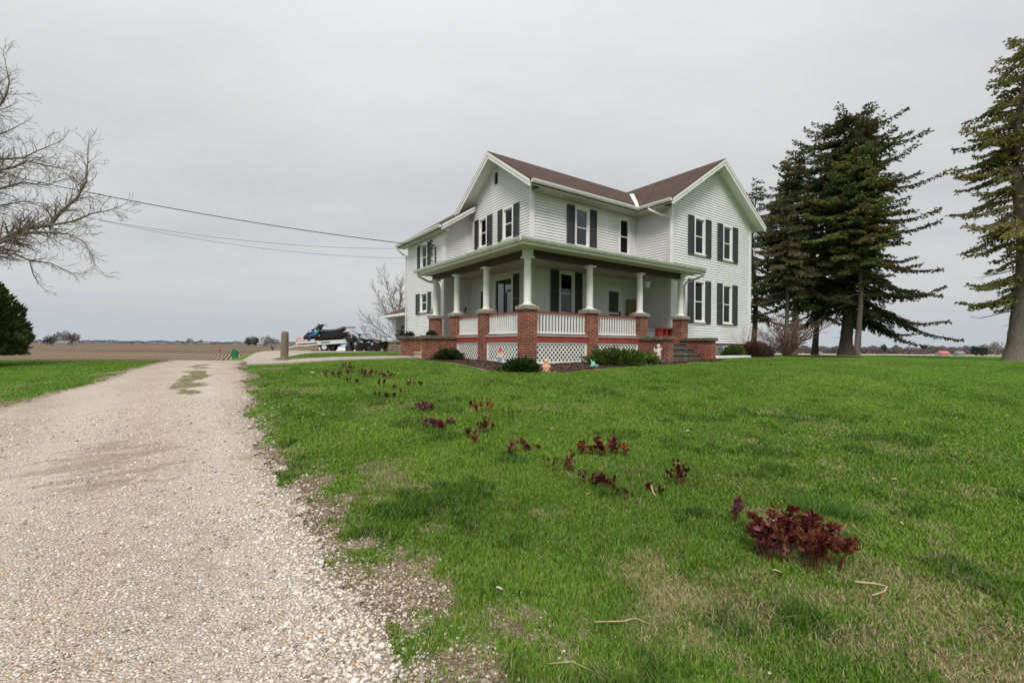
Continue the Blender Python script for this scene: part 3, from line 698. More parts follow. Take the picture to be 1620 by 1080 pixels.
# corner boards
def corner(a, b, z0, z1, sa=-1, sb=-1, w_=.1):
    cb2 = MB(); a0, a1 = (a-.044, a+w_) if sa < 0 else (a-w_, a+.044); b0, b1 = (b-.044, b+w_) if sb < 0 else (b-w_, b+.044)
    if sb < 0: cb2.box(a0, a1, b-.044, b, z0, z1)
    if sa < 0: cb2.box(a-.0435, a, b+.0005, b1, z0, z1)
    else: cb2.box(a, a+.0435, b+.0005, b1, z0, z1)
    hp(cb2, 'corner_board', 'trim')
corner(GA, MF, 1.78, EV-.1); corner(15.94, WF, 1.55, EV-.1); corner(wr, WF, 1.55, EV-.1, 1); corner(AD, 17.6, 1.1, 6.45)
for s in W_gu: window('b', GA, -1, *s)
for s in W_mu: window('a', MF, -1, *s, curtain=1 if s[0] > 14 else 0)
for s in W_wu: window('a', WF, -1, *s, curtain=0)
for s in W_wl: window('a', WF, -1, *s, curtain=1)
for s in W_au+W_al: window('b', AD, -1, *s, curtain=2 if s[3] < 5 else 0)
for s in W_ml: window('a', MF, -1, *s)
window('b', GA, -1, *W_gl[0], kind='slider', glass='patioglass', cw=.13)
for q in ((16.83, 17.17), (15.78, 16.16)): shutter('b', GA, -1, *q, 5.6, 6.87)
for q in ((15.02, 15.35), (13.9, 14.26)): shutter('b', GA, -1, *q, 5.62, 6.88)
for q in ((13.9, 14.24),): shutter('b', GA, -1, *q, 2.3, 4.18)
for q in ((11.86, 12.25), (13.08, 13.47)): shutter('a', MF, -1, *q, 5.42, 6.93)
for q in ((11.06, 11.46), (12.3, 12.68)): shutter('a', MF, -1, *q, 2.74, 4.32)
for z0, z1 in ((5.36, 7.02), (2.47, 4.32)):
    for q in ((17.06, 17.47), (18.35, 18.76), (19.28, 19.69), (20.55, 20.98)): shutter('a', WF, -1, *q, z0, z1)
for q in ((20.05, 20.35), (18.92, 19.22)): shutter('b', AD, -1, *q, 4.92, 6.14)
for q in ((20.06, 20.5), (18.86, 19.18)): shutter('b', AD, -1, *q, 2.9, 3.87)
# gable vent
vt = MB(); wbox(vt, 'b', GA, -1, 15.37, 15.39, -.02, .03, 7.98, 8.52); wbox(vt, 'b', GA, -1, 15.66, 15.68, -.02, .03, 7.98, 8.52); wbox(vt, 'b', GA, -1, 15.39, 15.66, -.02, .03, 8.5, 8.52); wbox(vt, 'b', GA, -1, 15.39, 15.66, -.02, .03, 7.98, 8.0)
v_ = hp(vt, 'gable_vent', 'trim')
lv = MB(); wbox(lv, 'b', GA, -1, 15.39, 15.66, -.06, -.05, 8.0, 8.5)
for k in range(9): zc = 8.03+k*.054; lv.add([wp('b', GA, -1, 15.39, -.03, zc+.035), wp('b', GA, -1, 15.66, -.03, zc+.035), wp('b', GA, -1, 15.66, .01, zc), wp('b', GA, -1, 15.39, .01, zc)], [(0, 1, 2, 3)])
sub(lv, 'louvre', 'shutter', v_)
# doors
def door(axis, plane, out, s0, s1, z0, z1, colr, storm=True):
    f = MB(); c = .09
    wbox(f, axis, plane, out, s0-c, s0, -.06, .035, z0, z1+.1); wbox(f, axis, plane, out, s1, s1+c, -.06, .035, z0, z1+.1); wbox(f, axis, plane, out, s0, s1, -.06, .035, z1, z1+.1)
    d = hp(f, 'door', 'trim')
    l_ = MB(); wbox(l_, axis, plane, out, s0, s1, -.12, -.08, z0, z1); sub(l_, 'door_leaf', colr, d)
    if storm:
        g = MB(); t = .07
        wbox(g, axis, plane, out, s0, s0+t, -.04, -.01, z0, z1); wbox(g, axis, plane, out, s1-t, s1, -.04, -.01, z0, z1)
        for a_, b_ in ((z0, z0+.2), (z0+1.0, z0+1.08), (z1-.09, z1)): wbox(g, axis, plane, out, s0+t, s1-t, -.04, -.01, a_, b_)
        sub(g, 'storm_door', 'trim', d)
        p = MB(); wbox(p, axis, plane, out, s0+t, s1-t, -.03, -.025, z0+.2, z1-.09); sub(p, 'pane', 'glass', d)
        h = MB(); wbox(h, axis, plane, out, s1-t+.01, s1-t+.05, -.01, .05, z0+.95, z0+1.12); sub(h, 'handle', 'darkmetal', d)
door('a', MF, -1, *D_ml, 'dark_interior'); door('b', GA, -1, *D_gl, 'doorred')
dk = MB(); wbox(dk, 'a', MF, -1, D_ml[0]+.5, D_ml[0]+.62, -.079, -.07, 2.8, 3.74); hp(dk, 'door_trim_strip', 'redpaint')
# roofs: shingles over a white rake and soffit deck
def slope(name, axis, e0, e1, r0, r1, ez, rz_, s0, s1, mat, th=.05, lift=0.0):
    """slab whose eave line is at e (height ez) and ridge at r (height rz_) running s0..s1"""
    mb = MB(); f = (lambda s, c, z: (s, c, z)) if axis == 'a' else (lambda s, c, z: (c, s, z))
    V = [f(s, c, z) for s in (s0, s1) for c, z in ((e0, ez+lift), (r0, rz_+lift), (r0, rz_+lift+th), (e0, ez+lift+th))]
    mb.add(V, [(0, 1, 2, 3), (4, 7, 6, 5), (0, 4, 5, 1), (3, 2, 6, 7), (0, 3, 7, 4), (1, 5, 6, 2)])
    return hp(mb, name, mat)
RM, RW = 9.09, 9.60
slope('roof', 'a', 12.60, 0, rt_b, 0, EV-.01, RM, 9.63, 19.0, 'shingle_a', .04, .05)
slope('roof', 'a', 18.14, 0, rt_b, 0, EV-.01, RM, 9.63, 19.0, 'shingle_a', .04, .05)
slope('roof', 'b', 15.36, 0, wc, 0, EV-.01, RW, 10.88, 19.5, 'shingle_b', .04, .053)
slope('roof', 'b', 22.75, 0, wc, 0, EV-.01, RW, 10.88, 19.5, 'shingle_b', .04, .053)
def rake(axis, e, r, ez, rz_, s, dep=.20, w_=.05):        # fascia board on the gable edge plus a shadow moulding
    mb = MB(); f = (lambda s_, c, z: (s_, c, z)) if axis == 'a' else (lambda s_, c, z: (c, s_, z))
    for o0, o1, t0, t1 in ((0, .03, .045, -dep), (-.025, 0, .05, -.055)):
        V = [f(ss, c, z) for ss in (s+o0, s+o1) for c, z in ((e, ez+t0), (r, rz_+t0), (r, rz_+t1), (e, ez+t1))]
        mb.add(V, [(0, 1, 2, 3), (4, 7, 6, 5), (0, 4, 5, 1), (3, 2, 6, 7), (0, 3, 7, 4), (1, 5, 6, 2)])
    return mb
def deck(axis, e, r, ez, rz_, s0, s1, th=.04):
    mb = MB(); f = (lambda s_, c, z: (s_, c, z)) if axis == 'a' else (lambda s_, c, z: (c, s_, z))
    V = [f(ss, c, z) for ss in (s0, s1) for c, z in ((e, ez-.12), (r, rz_-.12), (r, rz_-.12+th), (e, ez-.12+th))]
    mb.add(V, [(0, 1, 2, 3), (4, 7, 6, 5), (0, 4, 5, 1), (3, 2, 6, 7), (0, 3, 7, 4), (1, 5, 6, 2)]); return mb
for args in (('a', 12.63, rt_b, EV, RM, 9.65), ('a', 18.11, rt_b, EV, RM, 9.65), ('b', 15.39, wc, EV, RW, 10.90), ('b', 22.72, wc, EV, RW, 10.90)):
    hp(rake(*args), 'rake_board', 'trim')
for args in (('a', 12.66, rt_b, EV, RM, 9.69, 19.0), ('a', 18.08, rt_b, EV, RM, 9.69, 19.0), ('b', 15.42, wc, EV, RW, 10.94, 19.5), ('b', 22.69, wc, EV, RW, 10.94, 19.5)):
    hp(deck(*args), 'soffit', 'trim')
so_ = MB(); so_.box(10.2, 15.36, 12.68, 13.14, EV-.14, EV-.115); so_.box(15.42, 15.92, 11.40, 13.14, EV-.14, EV-.117); hp(so_, 'eave_soffit', 'soffit')
def gutter(axis, c, z, s0, s1, out, name='gutter', mat='trim', parent=house):
    prof = [(0, 0), (0, -.12), (-.07, -.12), (-.10, -.07), (-.115, -.02), (-.115, 0), (-.10, 0), (-.095, -.02), (-.02, -.03)]
    mb = MB(); f = (lambda s_, o, z_: (s_, c-out*o, z_)) if axis == 'a' else (lambda s_, o, z_: (c-out*o, s_, z_))
    n = len(prof); V = [f(ss, o, z+d) for ss in (s0, s1) for o, d in prof]
    mb.add(V, [(k, (k+1) % n, n+(k+1) % n, n+k) for k in range(n)]+[tuple(range(n)), tuple(range(n, 2*n))])
    return mb.build(name, mat, parent, False, HO)
gutter('a', 12.60, EV+.06, 9.70, 15.28, -1); gutter('b', 15.36, EV+.057, 10.93, 12.66, -1); gutter('b', 22.75, EV+.05, 10.93, 19, 1)
# valley flashing between the two roofs
va = MB(); p0 = Vector((15.42, 12.66, EV+.105)); p1 = Vector((18.15, 15.33, 9.17)); d_ = (p1-p0)
q1 = p0+d_*.93
va.add([p0+Vector((-.13, 0.0, -.0)), p0+Vector((.0, -.13, 0)), q1+Vector((.06, -.11, .015)), q1+Vector((-.08, .05, .015))], [(0, 1, 2, 3)]); va.box(15.28, 15.62, 12.6, 12.9, EV+.06, EV+.11)
hp(va, 'valley_flashing', 'trim')
# addition roof
slope('roof', 'b', 8.47, 0, 12.3, 0, 6.40, 8.87, 17.07, 22.05, 'shingle_b', .04, .05)
slope('roof', 'b', 16.1, 0, 12.3, 0, 6.40, 8.87, 18.2, 22.05, 'shingle_b', .04, .05)
hp(rake('b', 8.50, 10.12, 6.41, 7.455, 17.09, .17), 'rake_board', 'trim')
hp(rake('b', 8.50, 12.3, 6.41, 8.86, 22.0, .17), 'rake_board', 'trim')
dd = MB(); dd.box(8.52, 8.87, 17.15, 21.98, 6.27, 6.31); hp(dd, 'eave_soffit', 'soffit'); hp(deck('b', 8.52, 10.15, 6.4, 7.46, 17.12, 22.0), 'soffit', 'trim')
gutter('b', 8.47, 6.45, 17.1, 22.05, -1)
# foundation
fd = MB(); fd.box(15.98, 22.13, 11.40, 11.7, .5, 1.62); fd.box(21.9, 22.14, 11.7, 19, .5, 1.62); hp(fd, 'foundation', 'brownstone')
gb = MB(); gb.box(19.5, 20.45, 11.37, 11.42, 1.05, 1.55); bw = hp(gb, 'basement_window', 'glassblock')
gv = MB(); gv.box(19.86, 20.2, 11.335, 11.37, 1.32, 1.5); sub(gv, 'vent_frame', 'trim', bw); gv = MB(); gv.box(19.91, 20.15, 11.328, 11.335, 1.37, 1.45); sub(gv, 'vent_opening', 'shutter', bw)
sk = MB(); sk.box(AD+.04, 10.2, 17.64, 21.6, .6, 1.2); hp(sk, 'foundation', 'brownstone')

# ---------------------------------------------------------------- porch
PF = [(8.17, 10.76), (10.74, 10.76), (13.26, 10.76), (15.70, 10.76)]; PL = [(8.17, 13.05), (8.17, 15.12), (8.17, 16.93)]
FZ = 1.78
fl = MB(); fl.box(8.02, 16.1, 10.62, 11.34, FZ-.06, FZ); fl.box(8.02, 15.92, 11.34, 13.14, FZ-.06, FZ); fl.box(8.02, 10.15, 13.14, 17.58, FZ-.06, FZ); hp(fl, 'porch_floor', 'floor')
def gz(a, b): x, y = xy(a, b); return H(x, y)
for k, (a, b) in enumerate(PF+PL):
    p = MB(); h = .205; p.bbox(a-h, a+h, b-h, b+h, .45, 2.52, .004); pr = hp(p, 'porch_pier', 'brick')
    c = MB(); c.bbox(a-.26, a+.26, b-.26, b+.26, 2.52, 2.635, .012); sub(c, 'pier_cap', 'capstone', pr)
    q = MB(); q.box(a-.17, a+.17, b-.17, b+.17, 2.635, 2.665)
    q.lathe(a, b, [(.145, 2.665), (.15, 2.675), (.15, 2.69), (.14, 2.70), (.122, 2.703), (.122, 2.72), (.113, 2.735), (.113, 3.2), (.108, 3.6), (.100, 3.955), (.110, 3.96), (.110, 3.978), (.100, 3.982), (.100, 4.005), (.115, 4.015), (.135, 4.045)], 32)
    q.box(a-.155, a+.155, b-.155, b+.155, 4.045, 4.085); hp(q, 'porch_column', 'colwhite')
def railing(p, q, lo=1.86, hi=2.49):
    (a0, b0), (a1, b1) = p, q; mb = MB(); ax = 'a' if b0 == b1 else 'b'
    s0, s1 = (a0+.205, a1-.205) if ax == 'a' else (b0+.205, b1-.205); c = b0 if ax == 'a' else a0
    r_ = MB(); wbox(r_, ax, c, -1, s0, s1, -.05, .06, hi-.045, hi); rl = hp(r_, 'porch_railing', 'redpaint')
    wbox(mb, ax, c, -1, s0, s1, -.03, .03, lo-.035, lo+.02); wbox(mb, ax, c, -1, s0, s1, -.02, .02, hi-.09, hi-.0455); sub(mb, 'bottom_rail', 'colwhite', rl)
    n = round((s1-s0)/.125)
    for k in range(n):
        s = s0+(s1-s0)*(k+.5)/n; m_ = MB(); wbox(m_, ax, c, -1, s-.023, s+.023, -.022, .022, lo+.02, hi-.09); sub(m_, 'baluster', 'colwhite', rl)
railing(PF[0], PF[1]); railing(PF[1], PF[2]); railing(PF[0], PL[0]); railing(PL[0], PL[1])
def clip(poly, ax, val, keep):
    out = []
    for i in range(len(poly)):
        p, q = poly[i], poly[(i+1) % len(poly)]; a = (p[ax]-val)*keep; b = (q[ax]-val)*keep
        if a >= 0: out.append(p)
        if (a >= 0) != (b >= 0): t = a/(a-b); out.append((p[0]+(q[0]-p[0])*t, p[1]+(q[1]-p[1])*t))
    return out
def lattice(p, q):
    ax = 'a' if p[1] == q[1] else 'b'; s0, s1 = (p[0]+.207, q[0]-.207) if ax == 'a' else (p[1]+.207, q[1]-.207); c = p[1] if ax == 'a' else p[0]
    rb = MB(); wbox(rb, ax, c, -1, s0, s1, .0, .14, 1.575, 1.745); wbox(rb, ax, c, -1, s0, s1, -.02, .16, 1.7205, 1.735); hp(rb, 'porch_skirt_board', 'redpaint')
    z0, z1 = .93, 1.57; fr = MB()
    for u0, u1, w0, w1 in ((s0, s1, z1-.075, z1), (s0, s0+.06, z0+.04, z1-.075), (s1-.06, s1, z0+.04, z1-.075), (s0, s1, z0-.05, z0+.04)): wbox(fr, ax, c, -1, u0, u1, .06, .1, w0, w1)
    lp = hp(fr, 'lattice_panel', 'colwhite')
    mb = MB(); sp_ = .157; wd_ = .029
    for dr in (1, -1):
        k = s0-1.2
        while k < s1+1.2:
            poly = [(k-wd_, z0), (k+wd_, z0), (k+wd_+dr*(z1-z0), z1), (k-wd_+dr*(z1-z0), z1)]
            for (A_, val, kp) in ((0, s0+.03, 1), (0, s1-.03, -1)):
                if poly: poly = clip(poly, A_, val, kp)
            if len(poly) > 2:
                o0, o1 = (.072, .079) if dr > 0 else (.0795, .087); n = len(poly)
                V = [wp(ax, c, -1, u, o0, z_) for u, z_ in poly]+[wp(ax, c, -1, u, o1, z_) for u, z_ in poly]
                mb.add(V, [tuple(range(n)), tuple(range(n, 2*n))]+[(i, (i+1) % n, n+(i+1) % n, n+i) for i in range(n)])
            k += sp_
    sub(mb, 'lattice', 'colwhite', lp)
    bk_ = MB(); wbox(bk_, ax, c, -1, s0-.2, s1+.2, -.62, -.6, .5, 1.7); sub(bk_, 'dark_shade_backing', 'dark_interior', lp)  # near-black sheet painted in for the shade under the porch
lattice(PF[0], PF[1]); lattice(PF[1], PF[2]); lattice(PF[0], PL[0]); lattice(PL[0], PL[1])
sl_ = MB(); sl_.box(8.37, 10.53, 10.42, 10.66, .6, .90); sl_.box(7.95, 8.1, 11.0, 12.8, .6, .93); hp(sl_, 'footing_slab', 'concrete')
# beam, ceiling and roof of the porch
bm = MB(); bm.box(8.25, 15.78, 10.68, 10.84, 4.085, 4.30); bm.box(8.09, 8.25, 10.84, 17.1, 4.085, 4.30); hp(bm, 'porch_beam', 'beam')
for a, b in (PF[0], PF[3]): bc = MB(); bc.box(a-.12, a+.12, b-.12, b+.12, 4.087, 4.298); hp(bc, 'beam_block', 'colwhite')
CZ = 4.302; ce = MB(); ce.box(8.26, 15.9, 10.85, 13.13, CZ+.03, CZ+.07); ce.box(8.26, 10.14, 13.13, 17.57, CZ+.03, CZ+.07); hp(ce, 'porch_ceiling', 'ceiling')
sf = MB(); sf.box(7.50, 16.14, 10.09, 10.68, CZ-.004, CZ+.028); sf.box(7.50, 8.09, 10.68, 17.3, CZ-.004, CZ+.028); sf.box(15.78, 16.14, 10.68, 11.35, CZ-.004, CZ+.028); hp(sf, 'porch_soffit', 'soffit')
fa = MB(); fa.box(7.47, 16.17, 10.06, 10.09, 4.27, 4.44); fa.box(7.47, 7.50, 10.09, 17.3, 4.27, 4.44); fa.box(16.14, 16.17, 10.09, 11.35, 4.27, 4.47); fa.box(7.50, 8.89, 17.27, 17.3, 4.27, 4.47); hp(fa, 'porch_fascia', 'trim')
pr_ = MB(); e0, e1 = (7.40, 9.99), (16.17, 9.99)
pr_.add([(7.40, 9.99, 4.45), (16.17, 9.99, 4.45), (16.17, 11.36, 4.80), (15.93, 11.36, 4.80), (15.93, 13.14, 5.05), (10.2, 13.14, 5.05), (10.2, 17.58, 5.05), (8.9, 17.58, 4.85), (8.9, 17.3, 4.83), (7.40, 17.3, 4.45)],
        [(0, 1, 2, 3, 4, 5), (0, 5, 6, 7, 8, 9)]); hp(pr_, 'porch_roof', 'shingle_a')
gutter('a', 10.06, 4.455, 7.36, 16.2, -1, 'porch_gutter', 'gutter'); gutter('b', 7.47, 4.455, 10.06, 17.32, -1, 'porch_gutter', 'gutter')
# brick stair walls and steps
def cheek(a0, a1, b0, b1, name='stair_wall', top=FZ-.1):
    m_ = MB(); m_.bbox(a0, a1, b0, b1, .4, top, .004); o = hp(m_, name, 'brick'); c = MB(); c.bbox(a0-.06, a1+.06, b0-.06, b1+.06, top, top+.115, .02); sub(c, 'wall_cap', 'mossstone', o)
cheek(13.08, 13.37, 9.42, 10.54); cheek(15.47, 15.77, 9.32, 10.54)
cheek(6.80, 7.94, 14.92, 15.22); cheek(6.76, 7.94, 16.78, 17.08)
st1 = MB(); rz_ = (FZ-.97)/4
for k in range(4):
    z1 = .97+rz_*k+.02; b0 = 9.42+k*.29; st1.box(13.38, 15.46, b0+.03, 10.62, z1-.5 if k else .5, z1-.05); st1.bbox(13.375, 15.465, b0, b0+.36 if k < 3 else 10.6, z1-.05, z1, .012)
    if k == 3: pass
hp(st1, 'porch_steps', 'stepstone')
rs = MB(); rs.box(13.47, 15.49, 10.585, 10.62, 1.56, 1.77); hp(rs, 'porch_skirt_board', 'redpaint')
st2 = MB()
for k in range(4):
    z1 = .97+rz_*k+.02; a0 = 6.86+k*.28; st2.box(a0+.03, 8.02, 15.225, 16.775, .5, z1-.05); st2.bbox(a0, a0+.36, 15.22, 16.78, z1-.05, z1, .012)
hp(st2, 'porch_steps', 'stepsand')
# downspouts
ds = MB(); ds.tube([(15.28, 12.0, EV-.05), (15.28, 12.0, EV-.15), (15.6, 11.6, EV-.42), (15.86, 11.33, EV-.55), (15.86, 11.33, 4.85)], .045, 8); hp(ds, 'downspout', 'trim')
ds = MB(); ds.tube([(16.2, 10.05, 4.36), (16.2, 10.07, 4.22), (16.1, 10.35, 4.1), (15.98, 10.72, 3.98), (15.98, 10.78, 3.85), (15.98, 10.78, 1.9)], .045, 8); hp(ds, 'downspout', 'gutter')
ds = MB(); ds.tube([(7.42, 17.1, 4.36), (7.45, 17.1, 4.22), (7.9, 17.14, 4.05), (8.45, 17.22, 3.98), (8.5, 17.26, 3.85), (8.5, 17.26, 1.3)], .045, 8); hp(ds, 'downspout', 'gutter')
ds = MB(); ds.tube([(8.42, 21.9, 6.36), (8.45, 21.9, 6.2), (8.7, 21.75, 5.95), (8.83, 21.67, 5.9), (8.83, 21.67, 1.1)], .045, 8); hp(ds, 'downspout', 'gutter')
# electric service on the addition
mt = MB(); mt.tube([(AD-.06, 18.38, 3.0), (AD-.06, 18.38, 5.72), (AD-.1, 18.42, 5.85), (AD-.2, 18.5, 5.86), (AD-.25, 18.52, 5.78)], .032, 8)
mt.tube([(AD-.05, 18.78, 5.4), (AD-.05, 18.78, 6.2)], .015, 6)
for z in (5.2, 5.5, 5.78, 6.1): mt.tube([(AD-.02, 18.7, z), (AD-.16, 18.7, z)], .03, 6)
hp(mt, 'service_mast', 'darkmetal')
me_ = MB(); me_.bbox(AD-.14, AD-.03, 18.28, 18.56, 2.72, 3.05, .01); mm = hp(me_, 'meter_box', 'greyplastic')
mg = MB(); mg.tube([(AD-.13, 18.42, 2.92), (AD-.24, 18.42, 2.92)], .075, 14); sub(mg, 'meter', 'metal', mm)

# ---------------------------------------------------------------- garage
gx, gy = xy(11, 24); garage = thing('garage', 'low white garage with brown roof attached behind the farmhouse', 'garage', (gx, gy, 1.0), HROT); GO = (11, 24, 1.0)
siding('wall', 'b', 9.9, -1, 25.85, 26.4, 1.1, 3.1, parent=garage, off=GO); siding('wall', 'a', 25.84, 1, 9.9, 10.35, 1.1, 3.1, parent=garage, off=GO)
bk2 = MB(); bk2.box(10.4, 15.4, 26.2, 26.36, .8, 3.1); bk2.box(10.36, 10.45, 25.3, 25.84, .8, 3.1); bk2.box(10.36, 10.45, 21.66, 22.6, .8, 3.1); bk2.box(15.2, 15.4, 21.66, 26.2, .8, 3.1); bk2.box(10.36, 10.45, 22.6, 25.3, 3.0, 3.1); bk2.build('wall', 'siding', garage, False, GO)
gd = MB(); gd.box(10.38, 10.43, 22.6, 25.3, 1.05, 3.0)
for k in range(4):
    for q in range(4):
        b0 = 22.66+q*.66; z0 = 1.12+k*.47; gd.bbox(10.365, 10.38, b0, b0+.58, z0, z0+.40, .004)
gdo = gd.build('garage_door', 'trim', garage, False, GO)
gw = MB()
for q in (23.35, 23.75, 24.2, 24.6): gw.box(10.35, 10.362, q, q+.34, 2.1, 2.4)
gw.build('pane', 'shutter', gdo, False, GO)
gr_ = MB(); gr_.add([(9.35, 21.7, 3.18), (9.35, 26.85, 3.18), (12.3, 26.85, 4.3), (12.3, 21.7, 4.3), (15.6, 26.85, 3.18), (15.6, 21.7, 3.18),
                     (9.35, 21.7, 3.12), (9.35, 26.85, 3.12), (12.3, 26.85, 4.24), (12.3, 21.7, 4.24), (15.6, 26.85, 3.12), (15.6, 21.7, 3.12)],
                    [(0, 1, 2, 3), (3, 2, 4, 5), (6, 9, 8, 7), (9, 11, 10, 8), (0, 6, 7, 1), (1, 7, 8, 2), (2, 8, 10, 4), (4, 10, 11, 5)]); gr_.build('roof', 'shingle_b', garage, False, GO)
ge = MB(); ge.box(9.36, 10.5, 21.7, 26.8, 3.08, 3.11); ge.box(9.31, 9.35, 21.7, 26.84, 3.03, 3.17)
ge.prism([(9.4, 3.0), (12.3, 4.1), (15.5, 3.0)], 26.38, 26.42); ge.build('fascia', 'trim', garage, False, GO)
sw = MB()
for r0 in range(5):
    q = 21.9+(r0 % 2)*.12
    while q < 25.55:
        L_ = random.uniform(.2, .45); sw.bbox(9.05+random.uniform(-.02, .02), 9.4, q, min(q+L_-.015, 25.6), .9+r0*.14, .9+r0*.14+.128, .012); q += L_
x_, y_ = xy(9.2, 24)
swo = thing('stone_wall', 'low tan fieldstone planter wall in front of the garage', 'stone wall', (x_, y_, .9), HROT); sw.build('stones', 'stonewall', swo, False, (9.2, 24, .9))
cpw = MB(); cpw.bbox(8.99, 9.46, 21.9, 25.66, 1.6, 1.67, .01); cpw.build('coping', 'capstone', swo, False, (9.2, 24, .9))

# ================================================================ TREES
def rootpt(px, Y):
    x = (px-810)/720*Y; return x, Y, H(x, Y)
def ztop(px, py, Y): r, v = unp(px, py); return 1.45+v*Y
def spruce(name, label, x, y, ztop_, trunk_r, prof, zlow, nb, cols, dens=1.0, upsweep=.5, group='spruces beside the farmhouse', dead=14, side=None, lean=(0, 0), barkm='bark', droop=1.0, extra=(), spr=(.135, .021)):
    """prof: (z, radius towards -x, radius towards +x)"""
    z0 = H(x, y); t = thing(name, label, 'tree', (x, y, z0), 0, group)
    P0, P1, R0, R1 = [], [], [], []; SP, SD, SL_, SC_ = [], [], [], []
    pz = [p[0] for p in prof]; pl = [p[1] for p in prof]; pr = [p[2] for p in prof]
    ht = ztop_-z0
    def axis(z): f = z/ht; return Vector((lean[0]*f*ht+.12*math.sin(z*.6), lean[1]*f*ht+.1*math.sin(z*.8+1), z))
    tk = MB(); n = 22; pts = []; rr = []
    for k in range(n+1):
        z = ht*.985*(k/n); pts.append(axis(z)); rr.append(max(.012, trunk_r*(1-k/n)**.85*(1+.38*math.exp(-z/.35))))
    pts[0].z = -.15
    tk.tube(pts, rr, 12); tk.build('trunk', barkm, t, True)
    cols = np.array(cols)
    def limb(z, phi, L, elev, bare=False):
        q = axis(z); d = Vector((math.cos(phi), math.sin(phi), 0)); n_ = max(5, int(L/.35)); el = elev; pts = [q.copy()]
        bend = 1.1*droop
        for k in range(n_):
            f = k/n_
            e_ = el-bend*.55*math.sin(math.pi*min(1, f*1.25))*.6+(.35*(f-.6) if f > .6 else 0)
            ph = phi+.12*math.sin(k*.9+phi*3)
            pts.append(pts[-1]+Vector((math.cos(ph)*math.cos(e_), math.sin(ph)*math.cos(e_), math.sin(e_)))*(L/n_))
        r0 = .012+.011*L
        for k in range(n_):
            P0.append(pts[k]); P1.append(pts[k+1]); R0.append(r0*(1-k/n_)+.004); R1.append(r0*(1-(k+1)/n_)+.004)
        if bare:
            for k in range(2, n_):
                for s in (-1, 1):
                    if random.random() < .6:
                        dd = (pts[k+1]-pts[k]).normalized(); sd_ = Vector((-dd.y, dd.x, 0))*s*.8+dd*.6+Vector((0, 0, random.uniform(-.5, .2))); l_ = random.uniform(.15, .5)
                        P0.append(pts[k]); P1.append(pts[k]+sd_.normalized()*l_); R0.append(.006); R1.append(.003)
            return
        ci = cols[random.randrange(len(cols))]*random.uniform(.75, 1.25)
        st = .13/dens; s = .08*L+.1
        while s < L:
            f = s/L; k = min(n_-1, int(f*n_)); u = f*n_-k; p = pts[k].lerp(pts[k+1], u); dd = (pts[k+1]-pts[k]).normalized(); sv = Vector((-dd.y, dd.x, 0)).normalized()
            for sg in (-1, 1):
                tl = (.16+.24*L*(1-f)*math.sin(math.pi*min(1, f+.25)))*random.uniform(.5, 1.15); tl = min(tl*1.15+.06, 1.3)
                td = (dd*random.uniform(.5, 1.0)+sv*sg*random.uniform(.6, 1.1)+Vector((0, 0, random.uniform(-.45, .12)*droop))).normalized()
                m = max(2, int(tl/.085)); q_ = p.copy(); e_ = p+td*tl*.9
                P0.append(p); P1.append(e_); R0.append(.005+.004*tl); R1.append(.002)
                for j_ in range(m):
                    g = (j_+.6)/m; w_ = p+td*tl*g+Vector((0, 0, -.10*tl*g*g*droop))
                    for _ in range(4):
                        v = (td*.8+Vector((random.uniform(-1, 1), random.uniform(-1, 1), random.uniform(-1.35, .4)))*.85)
                        SP.append(w_); SD.append(v); SL_.append(random.uniform(.7, 1.35)*spr[0]); SC_.append(ci*random.uniform(.7, 1.3))
            s += st*random.uniform(.7, 1.3)
        for _ in range(6): SP.append(pts[-1]); SD.append((pts[-1]-pts[-2]).normalized()*1.2+Vector((random.uniform(-.6, .6),)*3)); SL_.append(spr[0]*1.2); SC_.append(ci)
    for k in range(nb):
        f = (k+random.random())/nb; z = zlow+(ht*.985-zlow)*f**.85; phi = k*2.39996+random.uniform(-.35, .35)
        zz_ = z+z0
        rl = np.interp(zz_, pz, pl); rr_ = np.interp(zz_, pz, pr); c = math.cos(phi); R_ = rl*(1-c)/2+rr_*(1+c)/2
        R_ *= random.choice((.62, .8, .95, 1.05)) if random.random() < .85 else 1.18
        el = -.14+upsweep*f**1.5+random.uniform(-.18, .2)
        if R_ > .15: limb(z, phi, R_/max(.55, math.cos(el)), el)
    for k in range(nb//2):
        z = zlow+(ht*.97-zlow)*random.random()**.9; zz_ = z+z0; phi = random.uniform(0, 6.28); c = math.cos(phi); R_ = (np.interp(zz_, pz, pl)*(1-c)/2+np.interp(zz_, pz, pr)*(1+c)/2)*random.uniform(.35, .7)
        if R_ > .2: limb(z, phi, R_, random.uniform(-.35, .45))
    for k in range(dead):
        z = random.uniform(zlow*.45, zlow+1.5); limb(z, random.uniform(0, 6.28), random.uniform(.6, 1.8), random.uniform(-.25, .1), True)
    for z, phi, L, el in extra: limb(z-z0, phi, L, el)
    V, F = segs(P0, P1, R0, R1, 4); npmesh('limbs', V, F, barkm, t)
    A = np.array([tuple(p) for p in SP]); B_ = np.array([tuple(p) for p in SD]); L_ = np.array(SL_)
    V, F, C_ = sprigs(A, B_, L_, L_*(spr[1]/spr[0])*rng.uniform(.8, 1.4, len(L_)), np.array(SC_), .2)
    npmesh('foliage', V, F, 'leaf', t, C_); return len(A)
dk_g = [(0.085, 0.101, 0.039), (0.111, 0.117, 0.044), (0.130, 0.111, 0.052), (0.091, 0.111, 0.046)]
md_g = [(0.182, 0.215, 0.065), (0.234, 0.234, 0.078), (0.260, 0.208, 0.085), (0.143, 0.189, 0.065)]
ol_g = [(0.130, 0.143, 0.058), (0.176, 0.150, 0.068), (0.111, 0.137, 0.058)]
x, y, z = rootpt(1339, 26.5)
cnt = 0
